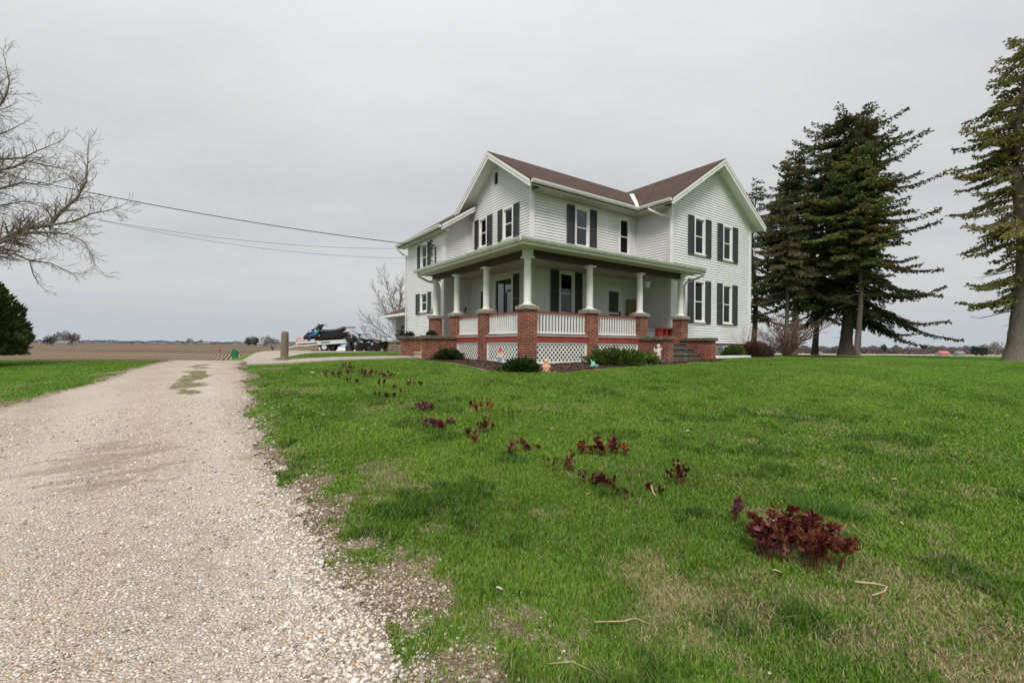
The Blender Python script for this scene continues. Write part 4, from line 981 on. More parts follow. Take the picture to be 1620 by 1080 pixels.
cnt += spruce('spruce_tree', 'tall dark spruce with the thickest trunk and long low boughs', x, y, 15.0, .33,
       [(3, 3.4, 3.8), (4, 3.9, 4.6), (5.5, 3.6, 4.5), (7.5, 3.6, 4.0), (9, 3.4, 3.8), (11, 3.1, 3.5), (12.6, 2.9, 3.3), (13.8, 2.2, 2.7), (14.6, 1.1, 1.3), (15.1, .1, .2)], 2.6, 135, dk_g, .85, .55,
       extra=[(4.3, .05, 6.0, .30), (3.6, -.15, 5.2, .05), (6.6, .1, 4.4, .22), (3.1, .1, 4.3, -.02), (11.4, .1, 3.4, .65), (11.9, -.3, 3.0, .75), (12.0, 2.9, 2.6, .7), (12.9, 3.3, 2.0, .9), (13.2, 0, 2.0, .9)])
x, y, z = rootpt(1358, 24.5)
cnt += spruce('spruce_tree', 'slender spruce with bare pale trunk and olive green crown before the thickest trunk', x, y, 12.0, .15,
       [(5.0, .9, .9), (6.2, 1.7, 1.4), (7.5, 2.2, 1.7), (9, 2.2, 1.7), (10.5, 1.6, 1.3), (11.5, .9, .8), (12.2, .2, .2)], 4.3, 92, md_g, 1.25, .7, barkm='barkpale', dead=12, lean=(-.012, 0), droop=.7, spr=(.13, .028))
x, y, z = rootpt(1256, 27.5)
cnt += spruce('spruce_tree', 'dark spruce with a straight trunk behind the bare shrub, nearest the farmhouse', x, y, 13.4, .2,
       [(3, 2.5, 2.2), (5, 2.9, 2.4), (7, 2.9, 2.3), (9, 2.3, 2.0), (11, 1.5, 1.5), (12.4, .8, .9), (13.4, .2, .2)], 2.9, 104, ol_g, .9, .6, barkm='barkpale', lean=(-.01, 0))
x, y, z = rootpt(1243, 26.0)
cnt += spruce('spruce_tree', 'thin trunked spruce with a forked bare lower trunk behind the bare shrub', x, y, 10.2, .13,
       [(4, 1.6, 1.3), (6, 2.0, 1.4), (8, 1.6, 1.2), (9.5, .8, .7), (10.2, .1, .1)], 3.6, 60, ol_g, .9, .4, barkm='barkpale', lean=(-.015, 0))
x, y, z = rootpt(1192, 33)
cnt += spruce('spruce_tree', 'spruce whose narrow tip shows over the right gable of the farmhouse', x, y, 13.9, .2,
       [(4, 2.4, 2.4), (8, 1.6, 1.8), (11, .95, 1.1), (13, .5, .5), (13.9, .1, .1)], 2.5, 60, dk_g, .7, .35, dead=2)
x, y, z = rootpt(1290, 31)
cnt += spruce('spruce_tree', 'dark spruce standing behind and between the two groups of trunks right of the farmhouse', x, y, 12.4, .2,
       [(3, 2.6, 2.4), (6, 2.6, 2.4), (9, 2.0, 2.2), (11, 1.2, 1.4), (12.4, .2, .2)], 2.6, 60, dk_g, .8, .6, dead=4)
x, y, z = rootpt(1614, 18)
cnt += spruce('spruce_tree', 'huge spruce with a flared grey trunk at the right edge of the lawn', x, y, 14.0, .36,
       [(2.5, .8, .8), (3.4, 1.8, 2.3), (4.5, 1.9, 2.4), (5.5, 1.2, 2.2), (6.7, 1.9, 2.6), (8, 1.4, 2.6), (9.2, 2.1, 2.8), (10, 1.7, 2.6), (11, 1.3, 2.2), (12.2, 1.15, 1.7), (13.3, .8, 1.2), (14.6, .1, .1)], 2.4, 84, [(.19, .20, .06), (.25, .24, .08), (.28, .24, .10)], 1.2, .35, barkm='barkpale',
       extra=[(8.3, 3.1, 2.5, .28), (6.4, 3.2, 2.3, .12), (3.4, 3.0, 2.1, .12), (4.2, 3.25, 1.9, -.02)], dead=22, spr=(.11, .019))
print('sprigs', cnt)

# -------- bare broadleaf trees
def bare_tree(name, label, loc, limbs, mat='barkgrey', group=None, depth=4, seed=1, ang0=.75, ratio=.62, twig=.0035, step=.28, up=.10, sp_=.55, cat='tree', rfac=.45, minl=.14):
    rs_ = random.Random(seed); t = thing(name, label, cat, loc, 0, group); L0 = Vector(loc)
    P0, P1, R0, R1 = [], [], [], []; TR = ([], [], [], [])
    def seg(p, q, a, b, tr=False):
        T_ = TR if tr else (P0, P1, R0, R1); T_[0].append(p-L0); T_[1].append(q-L0); T_[2].append(a); T_[3].append(b)
    def grow(p, d, L, r, lev):
        n = max(2, int(L/step)+1); cur = p.copy(); dd = d.normalized(); 
        for k in range(n):
            dd = (dd+Vector((rs_.gauss(0, .16), rs_.gauss(0, .16), rs_.gauss(0, .14)+up*.6))).normalized()
            nx = cur+dd*(L/n); f = k/n; ra = r*(1-f*.75); rb = r*(1-(k+1)/n*.75)
            seg(cur, nx, max(ra, twig), max(rb, twig))
            if lev > 0 and f > .12:
                for _ in range(1 if rs_.random() < .75 else 2):
                    l_ = L*ratio*(1-f*.55)*rs_.uniform(.55, 1.1)
                    if l_ < minl: continue
                    ax = dd.cross(Vector((rs_.gauss(0, 1), rs_.gauss(0, 1), rs_.gauss(0, 1)))).normalized()
                    nd = Matrix.Rotation(ang0*rs_.uniform(.6, 1.3), 3, ax) @ dd
                    grow(nx, nd, l_, max(ra*sp_, twig), lev-1)
            cur = nx
    for path, r0, r1, lev, Ls, tr in limbs:
        path = [Vector(q) for q in path]; tot = sum((b-a).length for a, b in zip(path, path[1:])); acc = 0
        for a, b in zip(path, path[1:]):
            m = max(1, int((b-a).length/(step*.8)))
            for k in range(m):
                p = a.lerp(b, k/m); q = a.lerp(b, (k+1)/m); f0 = (acc+(b-a).length*k/m)/tot; f1 = (acc+(b-a).length*(k+1)/m)/tot
                seg(p, q, r0+(r1-r0)*f0, r0+(r1-r0)*f1, tr)
                if lev > 0 and f0 > .08:
                    dd = (b-a).normalized()
                    for _ in range(2 if rs_.random() < .45 else 1):
                        ax = dd.cross(Vector((rs_.gauss(0, 1), rs_.gauss(0, 1), rs_.gauss(0, 1)))).normalized()
                        grow(q, Matrix.Rotation(ang0*rs_.uniform(.7, 1.3), 3, ax) @ dd, Ls*rs_.uniform(.5, 1.1)*(1-.35*f0), max((r0+(r1-r0)*f0)*rfac, twig), lev-1)
            acc += (b-a).length
        if lev > 0: grow(path[-1], path[-1]-path[-2], Ls*.8, r1, lev-1)
    if TR[0]:
        V, F = segs([tuple(p) for p in TR[0]], [tuple(p) for p in TR[1]], TR[2], TR[3], 10); npmesh('trunk', V, F, mat, t, None, True)
    V, F = segs([tuple(p) for p in P0], [tuple(p) for p in P1], R0, R1, 3); npmesh('branches', V, F, mat, t); return len(P0)
def PX(pts, Y0, Y1=None):                               # limb path: picture positions at a chosen distance
    out = []; n = len(pts)
    for k, (px, py) in enumerate(pts):
        Y = Y0+((Y1 if Y1 else Y0)-Y0)*k/max(1, n-1); r, v = unp(px, py); out.append((r*Y, Y, 1.45+v*Y))
    return out
tb = PX([(-95, 600), (-92, 480), (-85, 380), (-80, 270), (-70, 160), (-60, 60)], 13)
LM = [(tb, .30, .10, 0, 0, True)]
def LI(pts, r0, r1, lev, Ls, y0=13, y1=12): LM.append((PX(pts, y0, y1), r0*1.25, r1*1.1, lev, Ls, False))
LI([(-88, 430), (-40, 405), (0, 380), (43, 360), (79, 356), (97, 334), (123, 311), (137, 286), (139, 258)], .095, .016, 4, .8)
LI([(79, 356), (119, 349), (144, 338), (170, 333), (186, 328)], .03, .008, 4, .6, 12, 11.6)
LI([(0, 383), (36, 369), (72, 367), (108, 370), (134, 383), (144, 403), (150, 418)], .04, .008, 4, .6, 12.6, 12.2)
LI([(-90, 420), (0, 399), (22, 401), (47, 412), (79, 416), (104, 428)], .05, .010, 4, .62, 13, 13.5)
LI([(47, 412), (53, 435), (62, 450), (72, 459)], .016, .006, 2, .3, 13.3, 13.5)
LI([(-84, 330), (-40, 285), (0, 268), (22, 264), (42, 254), (75, 262), (104, 268)], .06, .010, 4, .7, 13, 12.5)
LI([(-82, 300), (0, 252), (36, 250), (58, 239), (90, 226)], .05, .009, 4, .62, 13, 13.6)
LI([(-84, 350), (-30, 315), (0, 298), (36, 288), (72, 293), (102, 283)], .05, .009, 4, .7, 13, 14)
LI([(-75, 230), (-35, 195), (0, 166), (11, 149), (15, 128), (10, 108)], .06, .010, 4, .75, 13, 12.5)
LI([(-78, 260), (-30, 225), (0, 212), (18, 205), (34, 196)], .04, .008, 3, .45, 13, 12.6)
LI([(-60, 90), (-35, 120), (0, 130), (14, 120)], .03, .007, 3, .45, 13, 13.5)
LI([(-84, 370), (-40, 340), (0, 325), (40, 318), (70, 322)], .04, .008, 4, .65, 13, 14)
LI([(-70, 200), (-110, 150), (-150, 100)], .06, .02, 2, .9); LI([(-90, 380), (-150, 330), (-220, 300)], .09, .02, 2, .9)
print('bare', bare_tree('bare_tree', 'large leafless spring tree with spreading crooked limbs over the left edge of the drive', tb[0], LM, seed=5, ang0=.75, up=.05, step=.12, twig=.0042, ratio=.74, minl=.07))
# tree behind the garage
x, y, _ = rootpt(629, 42); zb = H(x, y)
def UP(x, y, z, pts): return [(x+a, y+b, z+c) for a, b, c in pts]
tl = UP(x, y, zb, [(0, 0, -.1), (.05, 0, 1.6), (.0, .1, 3.2), (.15, 0, 5), (.3, .1, 6.6)])
LB = [(tl, .16, .03, 4, 1.8, True)]
for (a, b, c), (d, e, f) in (((0, 0, 1.6), (-2.6, -.3, 3.4)), ((0, 0, 2.2), (1.5, .2, 5.6)), ((0, 0, 2.6), (-2.0, .5, 5.8)), ((0, 0, 1.2), (-2.9, .2, 1.9)), ((0, 0, 3.2), (-1.0, -.6, 7.0)), ((0, 0, 1.6), (2.2, .6, 4))):
    LB.append((UP(x, y, zb, [(a, b, c), ((a+d)/2, (b+e)/2, (c+f)/2-.15), (d, e, f)]), .07, .015, 4, 1.6, False))
bare_tree('bare_tree', 'small leafless tree standing behind the garage roof', (x, y, zb), LB, seed=9, twig=.013, step=.27, up=.12, ang0=.6)
# vase shaped bare shrub in its round bed
x, y, z = G(1248, 562.5); x, y = 13.45, 22.2; z = H(x, y); LS = []
rq = random.Random(4)
for k in range(44):
    an = rq.uniform(0, 6.28); rr_ = rq.uniform(.25, 1.9); h_ = rq.uniform(1.2, 1.85)*(1-.22*(rr_/1.9)**2)
    c, s = math.cos(an), math.sin(an)
    LS.append((UP(x, y, z, [(c*.1, s*.1, -.02), (c*(.12+.25*rr_), s*(.12+.25*rr_), h_*.45), (c*rr_, s*rr_, h_)]), .018, .008, 3, .5, False))
bare_tree('bare_shrub', 'vase shaped leafless shrub with brown twigs in a round mulch bed right of the farmhouse', (x, y, z), LS, 'twigbrown', seed=3, twig=.007, step=.14, up=.1, ang0=.6, cat='shrub')
# thin stems by the house corner
x, y = xy(20.9, 10.95); z = H(x, y); LS = []
for k in range(9):
    an = rq.uniform(0, 6.28); c, s = math.cos(an)*.5, math.sin(an)*.25
    LS.append((UP(x, y, z, [(0, 0, 0), (c*.5, s*.5, .5), (c, s, rq.uniform(.9, 1.25))]), .008, .004, 2, .3, False))
bare_tree('bare_shrub', 'thin wiry bare twigs rising against the foundation at the right corner of the farmhouse', (x, y, z), LS, 'twigbrown', seed=6, twig=.004, step=.12, ang0=.5, cat='shrub')

# -------- shrubs made of tufts
def tuft_shrub(name, label, loc, rx, ry, rz_, n, cols, L=.09, W=.018, cat='shrub', group=None, flat=.2, lump=.25, seed=0, updir=.5, coremat='twigbrown', squash=0, rot=0):
    r_ = np.random.default_rng(seed+100); t = thing(name, label, cat, loc, rot, group)
    d = r_.normal(0, 1, (n, 3)); d[:, 2] = np.abs(d[:, 2])-flat; d /= np.linalg.norm(d, axis=1, keepdims=True)
    th = np.arctan2(d[:, 1], d[:, 0]); lm = 1+lump*((fbm(th*1.6+seed*3.1+20, d[:, 2]*2.6+seed, 3)-.5)+(fbm(th*4.5+seed*3.1+20, d[:, 2]*6+seed, 2)-.5)*.9)*2
    rad_ = (r_.random(n)**.38)*lm
    P = d*rad_[:, None]*[rx, ry, rz_]; P[:, 2] = np.maximum(P[:, 2]+rz_*.15, .01)
    Dv = d*[1, 1, .6]+[0, 0, updir]; cols = np.array(cols); ci = cols[(fbm(P[:, 0]*6/rx+seed, P[:, 1]*6/ry+P[:, 2]*5, 2)*2.2*len(cols)).astype(int) % len(cols)]*r_.uniform(.65, 1.35, (n, 1))
    Ls = L*r_.uniform(.6, 1.3, n); V, F, C_ = sprigs(P, Dv, Ls, Ls*(W/L), ci, .35); npmesh('foliage', V, F, 'leaf', t, C_)
    m = 26; a = r_.uniform(0, 6.28, m); e = np.stack([np.cos(a)*rx*.8, np.sin(a)*ry*.8, r_.uniform(.35, .85, m)*rz_], -1)
    V, F = segs(np.zeros((m, 3)), e, np.full(m, .012), np.full(m, .004), 4); npmesh('stems', V, F, coremat, t); return t
jun = [(.07, .12, .025), (.12, .18, .035), (.04, .075, .02), (.16, .21, .045)]
jd = [(.04, .075, .022), (.075, .115, .03), (.025, .045, .015)]
x, y, z = G(822, 587); tuft_shrub('juniper_shrub', 'dark green spreading juniper at the corner brick pier', (x, y, z-.02), .44, .36, .25, 6000, jd, .085, .013, seed=1, lump=.5)
x, y, z = G(711, 569.5); tuft_shrub('juniper_shrub', 'dark green spreading juniper against the left stair wall', (x, y, z-.02), .44, .36, .29, 6000, jd, .085, .013, seed=2, lump=.5)
x, y, z = G(979, 577.5); tuft_shrub('juniper_shrub', 'bright green low juniper, the widest one, in front of the lattice by the steps', (x, y, z), .85, .45, .34, 8000, jun, .11, .015, seed=3, lump=.6, updir=.35)
x, y, z = G(1019, 575.5); tuft_shrub('juniper_shrub', 'small green juniper mound beside the white cherub statue', (x, y, z), .38, .3, .22, 3500, jun, .10, .014, seed=4, lump=.5)
x, y = xy(20.0, 10.95); tuft_shrub('juniper_shrub', 'small bright green shrub below the basement window', (x, y, H(x, y)), .5, .4, .42, 3500, jun, .08, .016, seed=5)
x, y = xy(22.75, 11.2); tuft_shrub('juniper_shrub', 'small green shrub just past the right corner of the farmhouse', (x, y, H(x, y)), .4, .4, .5, 3500, jun, .08, .016, seed=6)
dry = [(.11, .06, .035), (.16, .09, .055), (.07, .04, .028)]
x, y = xy(21.35, 10.75); tuft_shrub('dry_grass_clump', 'rounded clump of dead brown stems at the right corner of the farmhouse', (x, y, H(x, y)), .55, .5, .58, 6500, dry, .16, .007, 'plant', seed=7, updir=1.2)
x, y = xy(22.1, 10.7); tuft_shrub('dry_grass_clump', 'grey brown dead mound beside the farmhouse corner, right of the reddish brown one', (x, y, H(x, y)), .45, .45, .50, 5000, [(.11, .09, .085), (.08, .065, .06)], .13, .007, 'plant', seed=8, updir=1.0)
x, y = rootpt(-52, 12.2)[:2]
tuft_shrub('cedar_tree', 'dense rounded evergreen cut off by the left edge of the lawn', (x, y, H(x, y)), 1.0, 1.0, 2.12, 70000, [(.07, .105, .03), (.12, .155, .04), (.18, .19, .055), (.045, .065, .025)], .14, .022, 'tree', seed=9, lump=.34, updir=.7, flat=-.0, coremat='bark')
x, y = rootpt(606, 25.5)[:2]; x += .9; y += 1.2
tuft_shrub('leafy_shrub', 'thin leafy young shrub behind the black cart near the garage', (x, y, H(x, y)), .5, .4, 1.25, 420, [(.06, .09, .05), (.10, .13, .08)], .13, .045, seed=10, lump=.5)

# -------- far country
def far_tree(loc, w_, h, cols, label, seed, name='far_tree', group='trees around the far farmsteads', n=700, base=.2):
    r_ = np.random.default_rng(seed); t = thing(name, label, 'tree', loc, 0, group)
    d = r_.normal(0, 1, (n, 3)); d /= np.linalg.norm(d, axis=1, keepdims=True); q = r_.random(n)**.4
    q *= 1+.45*(fbm(np.arctan2(d[:, 1], d[:, 0])*2+seed, d[:, 2]*3+seed, 2)-.5)*2
    P = d*q[:, None]*[w_/2, w_/2, h*(1-base)/2]+[0, 0, h*(1+base)/2]
    c = np.array(cols)*r_.uniform(.7, 1.3, (n, 1)); L = r_.uniform(.5, 1.1, n)*h*.12
    V, F, C_ = sprigs(P, d+[0, 0, .3], L, L*.3, c, .5); npmesh('crown', V, F, 'leaf', t, C_)
    mb = MB(); mb.tube([(0, 0, -1), (0, 0, h*.6)], [h*.03, h*.012], 5); mb.build('trunk', 'barkgrey', t)
def FL(px, Y): x = (px-810)/720*Y; return (x, Y, H(x, Y))
gb_ = (.24, .21, .20); dg = (.05, .07, .055); gb2 = (.17, .145, .14)
FA = [(80, 420, 13, 9, dg, 'dark round evergreen at the far left farmstead'), (93, 430, 10, 12.5, gb_, 'tall pale bare tree left of the far left farmhouse roof'), (105, 425, 10, 13, gb_, 'tall pale bare tree over the far left farmhouse roof'), (113, 422, 6, 10, gb2, 'darker bare tree right of the far left farmhouse'), (120, 428, 8, 11.5, gb_, 'bare tree at the right end of the far left farmstead'),
      (393, 520, 9, 13, dg, 'dark evergreen at the left of the far centre farmstead'), (399, 520, 8, 15, gb_, 'pale bare tree at the far centre farmstead'), (405, 525, 8, 14, dg, 'second dark evergreen at the far centre farmstead'), (421, 520, 16, 15, gb2, 'broad bare tree at the right of the far centre farmstead'), (428, 515, 12, 13, gb2, 'bare tree beside the broad one at the far centre farmstead'), (435, 520, 12, 11, (.05, .06, .075), 'rounded dark tree right of the far centre farmstead'),
      (300, 900, 14, 13, gb2, 'distant bare tree alone on the left horizon'), (318, 900, 10, 10, gb2, 'distant smaller tree beside a low farm on the left horizon'),
      (1543, 470, 9, 10.5, dg, 'left dark evergreen of the pair near the far right house'), (1555, 470, 12, 11.5, dg, 'right dark evergreen of the pair near the far right house'), (1575, 420, 12, 13.5, gb_, 'tall bare tree beside the big spruce trunk on the far right'), (1463, 480, 10, 12, gb_, 'bare tree left of the red barn'), (1398, 490, 6, 12, (.07, .08, .05), 'dark tree rising above the woods between the spruces')]
for k, (px, Y, w_, h, c, lab) in enumerate(FA):
    far_tree(FL(px, Y), w_*.8, h*(.72 if 380 < px < 440 else .95), c, lab, 50+k, base=.05 if c == dg else .3, n=600 if c == dg else 260)
def woods(name, label, x0, x1, Y0, Y1, h0, h1, col, n, seed):
    r_ = np.random.default_rng(seed); u = r_.random(n); px = x0+(x1-x0)*u; Y = Y0+(Y1-Y0)*r_.random(n); x = (px-810)/720*Y
    top = h0+(h1-h0)*fbm(px*.11+seed, px*0+seed, 4); z = hz(x, Y)+r_.random(n)**.7*top
    c = np.array(col)*r_.uniform(.7, 1.3, (n, 1))*(1+.5*(fbm(px*.07+4, px*0+2, 2)[:, None]-.5))
    L = r_.uniform(1.2, 2.6, n); V, F, C_ = sprigs(np.stack([x, Y, z], -1), r_.normal(0, 1, (n, 3))+[0, 0, .8], L, L*.28, c, .3)
    o = npmesh(name, V, F, 'leaf', None, C_); o['kind'] = 'stuff'; tag(o, label, 'woods')
woods('far_woods', 'grey brown bare woods along the horizon right of the farmhouse', 1180, 1700, 560, 610, 5, 12, (.20, .18, .185), 26000, 3)
woods('far_woods', 'thin dark tree line on the horizon left of the drive', -60, 700, 1300, 1400, 4, 12, (.07, .08, .095), 16000, 8)  # bluish tint put into the tree colour in place of distance haze
def barn(name, label, px, Y, w_, d, h, rh, wm, rm, cat, k_=.72):
    w_ *= k_; d *= k_; h *= k_; rh *= k_
    x, y, z = FL(px, Y); t = thing(name, label, cat, (x, y, z), random.uniform(-.2, .2))
    m_ = MB(); m_.box(-w_/2, w_/2, -d/2, d/2, -1, h); m_.prism([(-d/2, h), (0, h+rh), (d/2, h)], -w_/2, w_/2, 'x'); wl_ = m_.build('wall', wm, t)
    m_ = MB(); m_.add([(-w_/2-.4, -d/2-.5, h-.25), (w_/2+.4, -d/2-.5, h-.25), (w_/2+.4, 0, h+rh+.1), (-w_/2-.4, 0, h+rh+.1), (w_/2+.4, d/2+.5, h-.25), (-w_/2-.4, d/2+.5, h-.25)], [(0, 1, 2, 3), (3, 2, 4, 5)]); m_.build('roof', rm, t)
    m_ = MB()
    for k in range(3): m_.box(-w_*.35+k*w_*.3, -w_*.35+k*w_*.3+w_*.08, -d/2-.06, -d/2-.02, h*.35, h*.7)
    m_.build('window', 'shutter', t)
barn('far_barn', 'long barn with a bright red roof in front of the woods on the right', 1491, 460, 13.5, 9, 3.0, 3.4, 'farwhite', 'barnred', 'barn')
barn('far_house', 'small grey farmhouse right of the red roofed barn', 1517, 465, 9, 8, 3.6, 3.0, 'farwhite', 'farroof', 'house')
barn('far_house', 'low white farm building at the edge of the woods behind the spruce trunks', 1294, 520, 9, 6, 2.6, 1.6, 'farwhite', 'farroof', 'house')
barn('far_house', 'low brown roofed farmhouse among the trees on the far left', 101, 420, 16, 8, 2.8, 2.4, 'farwhite', 'farroof', 'house')
barn('far_house', 'small farmhouse among the trees at the far centre', 414, 515, 11, 8, 3.0, 3.0, 'farwhite', 'farroof', 'house')
barn('far_barn', 'low farm shed on the left horizon', 327, 880, 22, 9, 4, 3, 'farroof', 'farroof', 'barn')

# ================================================================ SMALL THINGS
# ---- wooden post
x, y, _ = G(450, 571.5); z = H(x, y)
po = MB(); n = 14
po.tube([(0, 0, -.2), (0, 0, .3), (.01, 0, .7), (.012, 0, .93), (.012, 0, .975), (.012, 0, .99)], [.125, .12, .115, .112, .095, .05], 14)
t = thing('wooden_post', 'thick weathered grey wooden post standing at the concrete walk by the drive', 'post', (x, y, z)); po.build('post', 'wood', t, True)
cr = MB(); cr.tube([(-.02, 0, .985), (-.04, .02, 1.01)], .008, 5); cr.build('nail', 'darkmetal', t)
# ---- power lines
def wire(label, p, q, sag, r):
    p, q = Vector(p), Vector(q); mb = MB(); n = 40
    mb.tube([p.lerp(q, k/n)-Vector((0, 0, sag*4*(k/n)*(1-k/n))) for k in range(n+1)], r, 5)
    o = mb.build('power_line', 'wire'); tag(o, label, 'wire'); return o
ax_, ay_ = xy(AD-.16, 18.7); bx_, by_ = xy(AD-.16, 18.7)
def wp_(px, py, Y): r, v = unp(px, py); return (r*Y, Y, 1.45+v*Y)
mx_, my_ = xy(AD-.2, 18.74)
wire('thick black power line sagging from the left to the service mast of the farmhouse', wp_(-160, 238, 17), (mx_, my_, 5.85), .35, .018)
wire('thin wire running nearly level to the upper left eave of the farmhouse', wp_(-200, 268, 17), (*xy(8.5, 22.0), 6.28), .75, .008)
wire('thinnest lowest wire sagging below the other lines to the farmhouse wall', wp_(-200, 250, 17), (*xy(AD-.05, 21.4), 5.75), .9, .007)

# ---- porch furnishings (positions in house axes)
def hth(name, label, cat, a, b, z, rz=HROT, group=None):
    x, y = xy(a, b); return thing(name, label, cat, (x, y, z), rz, group)
t = hth('hanging_pot', 'white plastic flower pot hanging from the porch ceiling on three thin chains', 'hanging pot', 14.1, 11.1, 3.66)
mb = MB(); mb.lathe(0, 0, [(.075, 0.02), (.085, .02), (.115, .185), (.13, .185), (.13, .21), (.11, .21), (.105, .17), (.04, .15)], 20); mb.build('pot', 'whitepaint', t, True)
mb = MB()
for k in range(3): a = k*2.094; mb.tube([(.12*math.cos(a), .12*math.sin(a), .20), (0, 0, .52)], .006, 4)
mb.tube([(0, 0, .52), (0, 0, .66)], .01, 5); mb.build('hanger', 'whitepaint', t)
t = hth('storage_box', 'grey plastic storage box on the porch floor by the red bench', 'storage box', 14.75, 11.6, FZ)
mb = MB(); mb.bbox(-.22, .22, -.2, .2, 0, .31, .03); mb.build('box', 'greyplastic', t); mb = MB(); mb.bbox(-.24, .24, -.22, .22, .312, .36, .03); mb.build('lid', 'greyplastic', t)
t = hth('red_bench', 'red painted wooden bench with slatted sides against the porch wall', 'bench', 15.42, 11.3, FZ)
mb = MB(); mb.bbox(-.36, .36, -.18, .18, .36, .41, .01); mb.build('seat', 'redpaint', t)
for sx in (-.33, .27, -.04):
    mb = MB(); mb.box(sx, sx+.06, -.16, .16, 0, .358); mb.build('leg', 'redpaint', t)
mb = MB(); mb.box(-.26, .26, .12, .14, .05, .32); mb.build('back_panel', 'shutter', t)
t = hth('red_basket', 'rounded red basket behind the grey storage box on the porch', 'basket', 15.05, 12.0, FZ)
mb = MB(); mb.lathe(0, 0, [(.16, 0), (.2, .1), (.2, .34), (.16, .42), (.08, .46), (.02, .47)], 18); mb.build('basket', 'doorred', t, True)
t = hth('white_jug', 'small white jug standing by the third brick pier of the porch', 'jug', 13.75, 11.2, FZ)
mb = MB(); mb.lathe(0, 0, [(.10, 0), (.12, .05), (.12, .5), (.07, .6), (.06, .68)], 14); mb.build('jug', 'whitepaint', t, True)
t = hth('headboard', 'tan rounded board leaning on the porch wall right of the door', 'board', 15.62, 13.03, FZ)
mb = MB(); pts = [(-.36, 0), (.36, 0), (.36, 1.58), (.33, 1.66), (.26, 1.70), (-.26, 1.70), (-.33, 1.66), (-.36, 1.58)]; mb.prism(pts, -.03, .03); mb.build('panel', 'tan', t)
t = hth('patio_chair', 'dark metal patio chair on the porch behind the railing', 'chair', 11.6, 12.2, FZ)
mb = MB(); mb.bbox(-.25, .25, -.25, .25, .40, .44, .01); mb.build('seat', 'darkmetal', t)
mb = MB(); mb.tube([(-.25, .25, .42), (-.25, .3, .92), (.25, .3, .92), (.25, .25, .42)], .015, 6); 
for k in range(5): mb.tube([(-.17+k*.085, .26, .44), (-.17+k*.085, .3, .92)], .008, 5)
mb.build('backrest', 'darkmetal', t)
for sx in (-1, 1):
    for sy in (-1, 1): mb = MB(); mb.tube([(sx*.23, sy*.23, .4), (sx*.27, sy*.27, 0)], .014, 6); mb.build('leg', 'darkmetal', t)
t = hth('side_table', 'low dark table whose top edge shows just above the railing by the door', 'table', 12.75, 12.35, FZ)
mb = MB(); mb.bbox(-.62, .45, -.25, .25, .70, .74, .01); mb.build('table_top', 'darkmetal', t)
for sx in (-.55, .38):
    for sy in (-.2, .2): mb = MB(); mb.box(sx-.02, sx+.02, sy-.02, sy+.02, 0, .698); mb.build('leg', 'darkmetal', t)
t = hth('blue_bin', 'blue plastic bin on the porch floor below the left railing', 'bin', 8.9, 14.1, FZ)
mb = MB(); mb.bbox(-.25, .25, -.4, .4, 0, .06, .01); mb.bbox(-.2, .2, -.35, .35, .06, .14, .03); mb.build('bin', simple('bluebin', (.02, .05, .3), .4), t)
t = hth('round_item', 'small round black item on a stand on the pier cap by the left porch entrance', 'item', 8.5, 15.12, 2.64)  # unidentified round black item on a stand, only shaped like a lamp
mb = MB(); mb.lathe(0, 0, [(.05, 0), (.05, .03), (.012, .04), (.012, .1)], 12); mb.build('base', 'blackgloss', t)
mb = MB(); mb.wheel((0, 0, .17), .10, .07, 'x', 16); mb.build('item_head', 'blackgloss', t)
t = hth('plant_arch', 'thin curved black wire rod rising from the second left pier cap', 'wire rod', 8.3, 13.0, 2.64)
mb = MB(); mb.tube([(0, .0, 0), (.02, 0, .25), (.0, .12, .42), (-.02, .3, .5)], .006, 5); mb.build('rod', 'black', t)
for k, (a, b, lb) in enumerate(((7.05, 16.93, 'small dark green potted succulent on the far left stair wall'), (7.1, 15.07, 'small dark green potted succulent on the near left stair wall'))):
    x, y = xy(a, b); tuft_shrub('potted_plant', lb, (x, y, FZ+.015), .17, .1, .13, 260, [(.06, .09, .05), (.04, .06, .035)], .07, .022, 'potted plant', 'succulents on the left stair walls', seed=30+k)

# ---- garden ornaments
def blob(mb, c, r, n=12, m=8):
    pr = [(r[0]*math.sin(math.pi*(k+.5)/m)*1.02, c[2]-r[2]*math.cos(math.pi*(k+.5)/m)) for k in range(m)]
    base = len(mb.v); mb.lathe(c[0], c[1], [(q, z_) for q, z_ in pr], n)
    for i in range(base, len(mb.v)): x_, y_, z_ = mb.v[i]; mb.v[i] = (x_, c[1]+(y_-c[1])*r[1]/r[0], z_)
x, y, z = G(719.5, 564.5); t = thing('angel_statue', 'pale stone angel statue kneeling beside the dark juniper at the left stair wall', 'statue', (x, y, z), HROT+.3)
mb = MB(); mb.box(-.13, .13, -.11, .11, -.02, .04); mb.loft([(-.14, 0, .15, .06, .09), (-.06, 0, .22, .11, .18), (.02, 0, .24, .12, .20), (.10, 0, .17, .10, .13), (.17, 0, .1, .05, .05)], 12, 2.2)
mb.lathe(-.02, 0, [(.10, .30), (.105, .38), (.085, .46), (.04, .50), (.035, .53)], 12); blob(mb, (0, 0, .585), (.062, .055, .072)); blob(mb, (-.015, 0, .61), (.065, .06, .06))
mb.tube([(0, .09, .44), (.07, .1, .36), (.12, .03, .41)], [.035, .03, .022], 7); mb.tube([(0, -.09, .44), (.07, -.1, .36), (.12, -.03, .41)], [.035, .03, .022], 7); mb.build('figure', 'statue', t, True)
for s in (-1, 1): mb = MB(); mb.prism([(-.07, .25), (-.05, .45), (-.10, .58), (-.17, .50), (-.19, .34), (-.13, .22)], s*.05-.012, s*.05+.012); mb.build('wing', 'statue', t)
x, y, z = G(747.5, 566.8); t = thing('stepping_stone', 'round tan engraved stepping stone leaning against the lattice', 'stepping stone', (x, y, z-.02), .35)
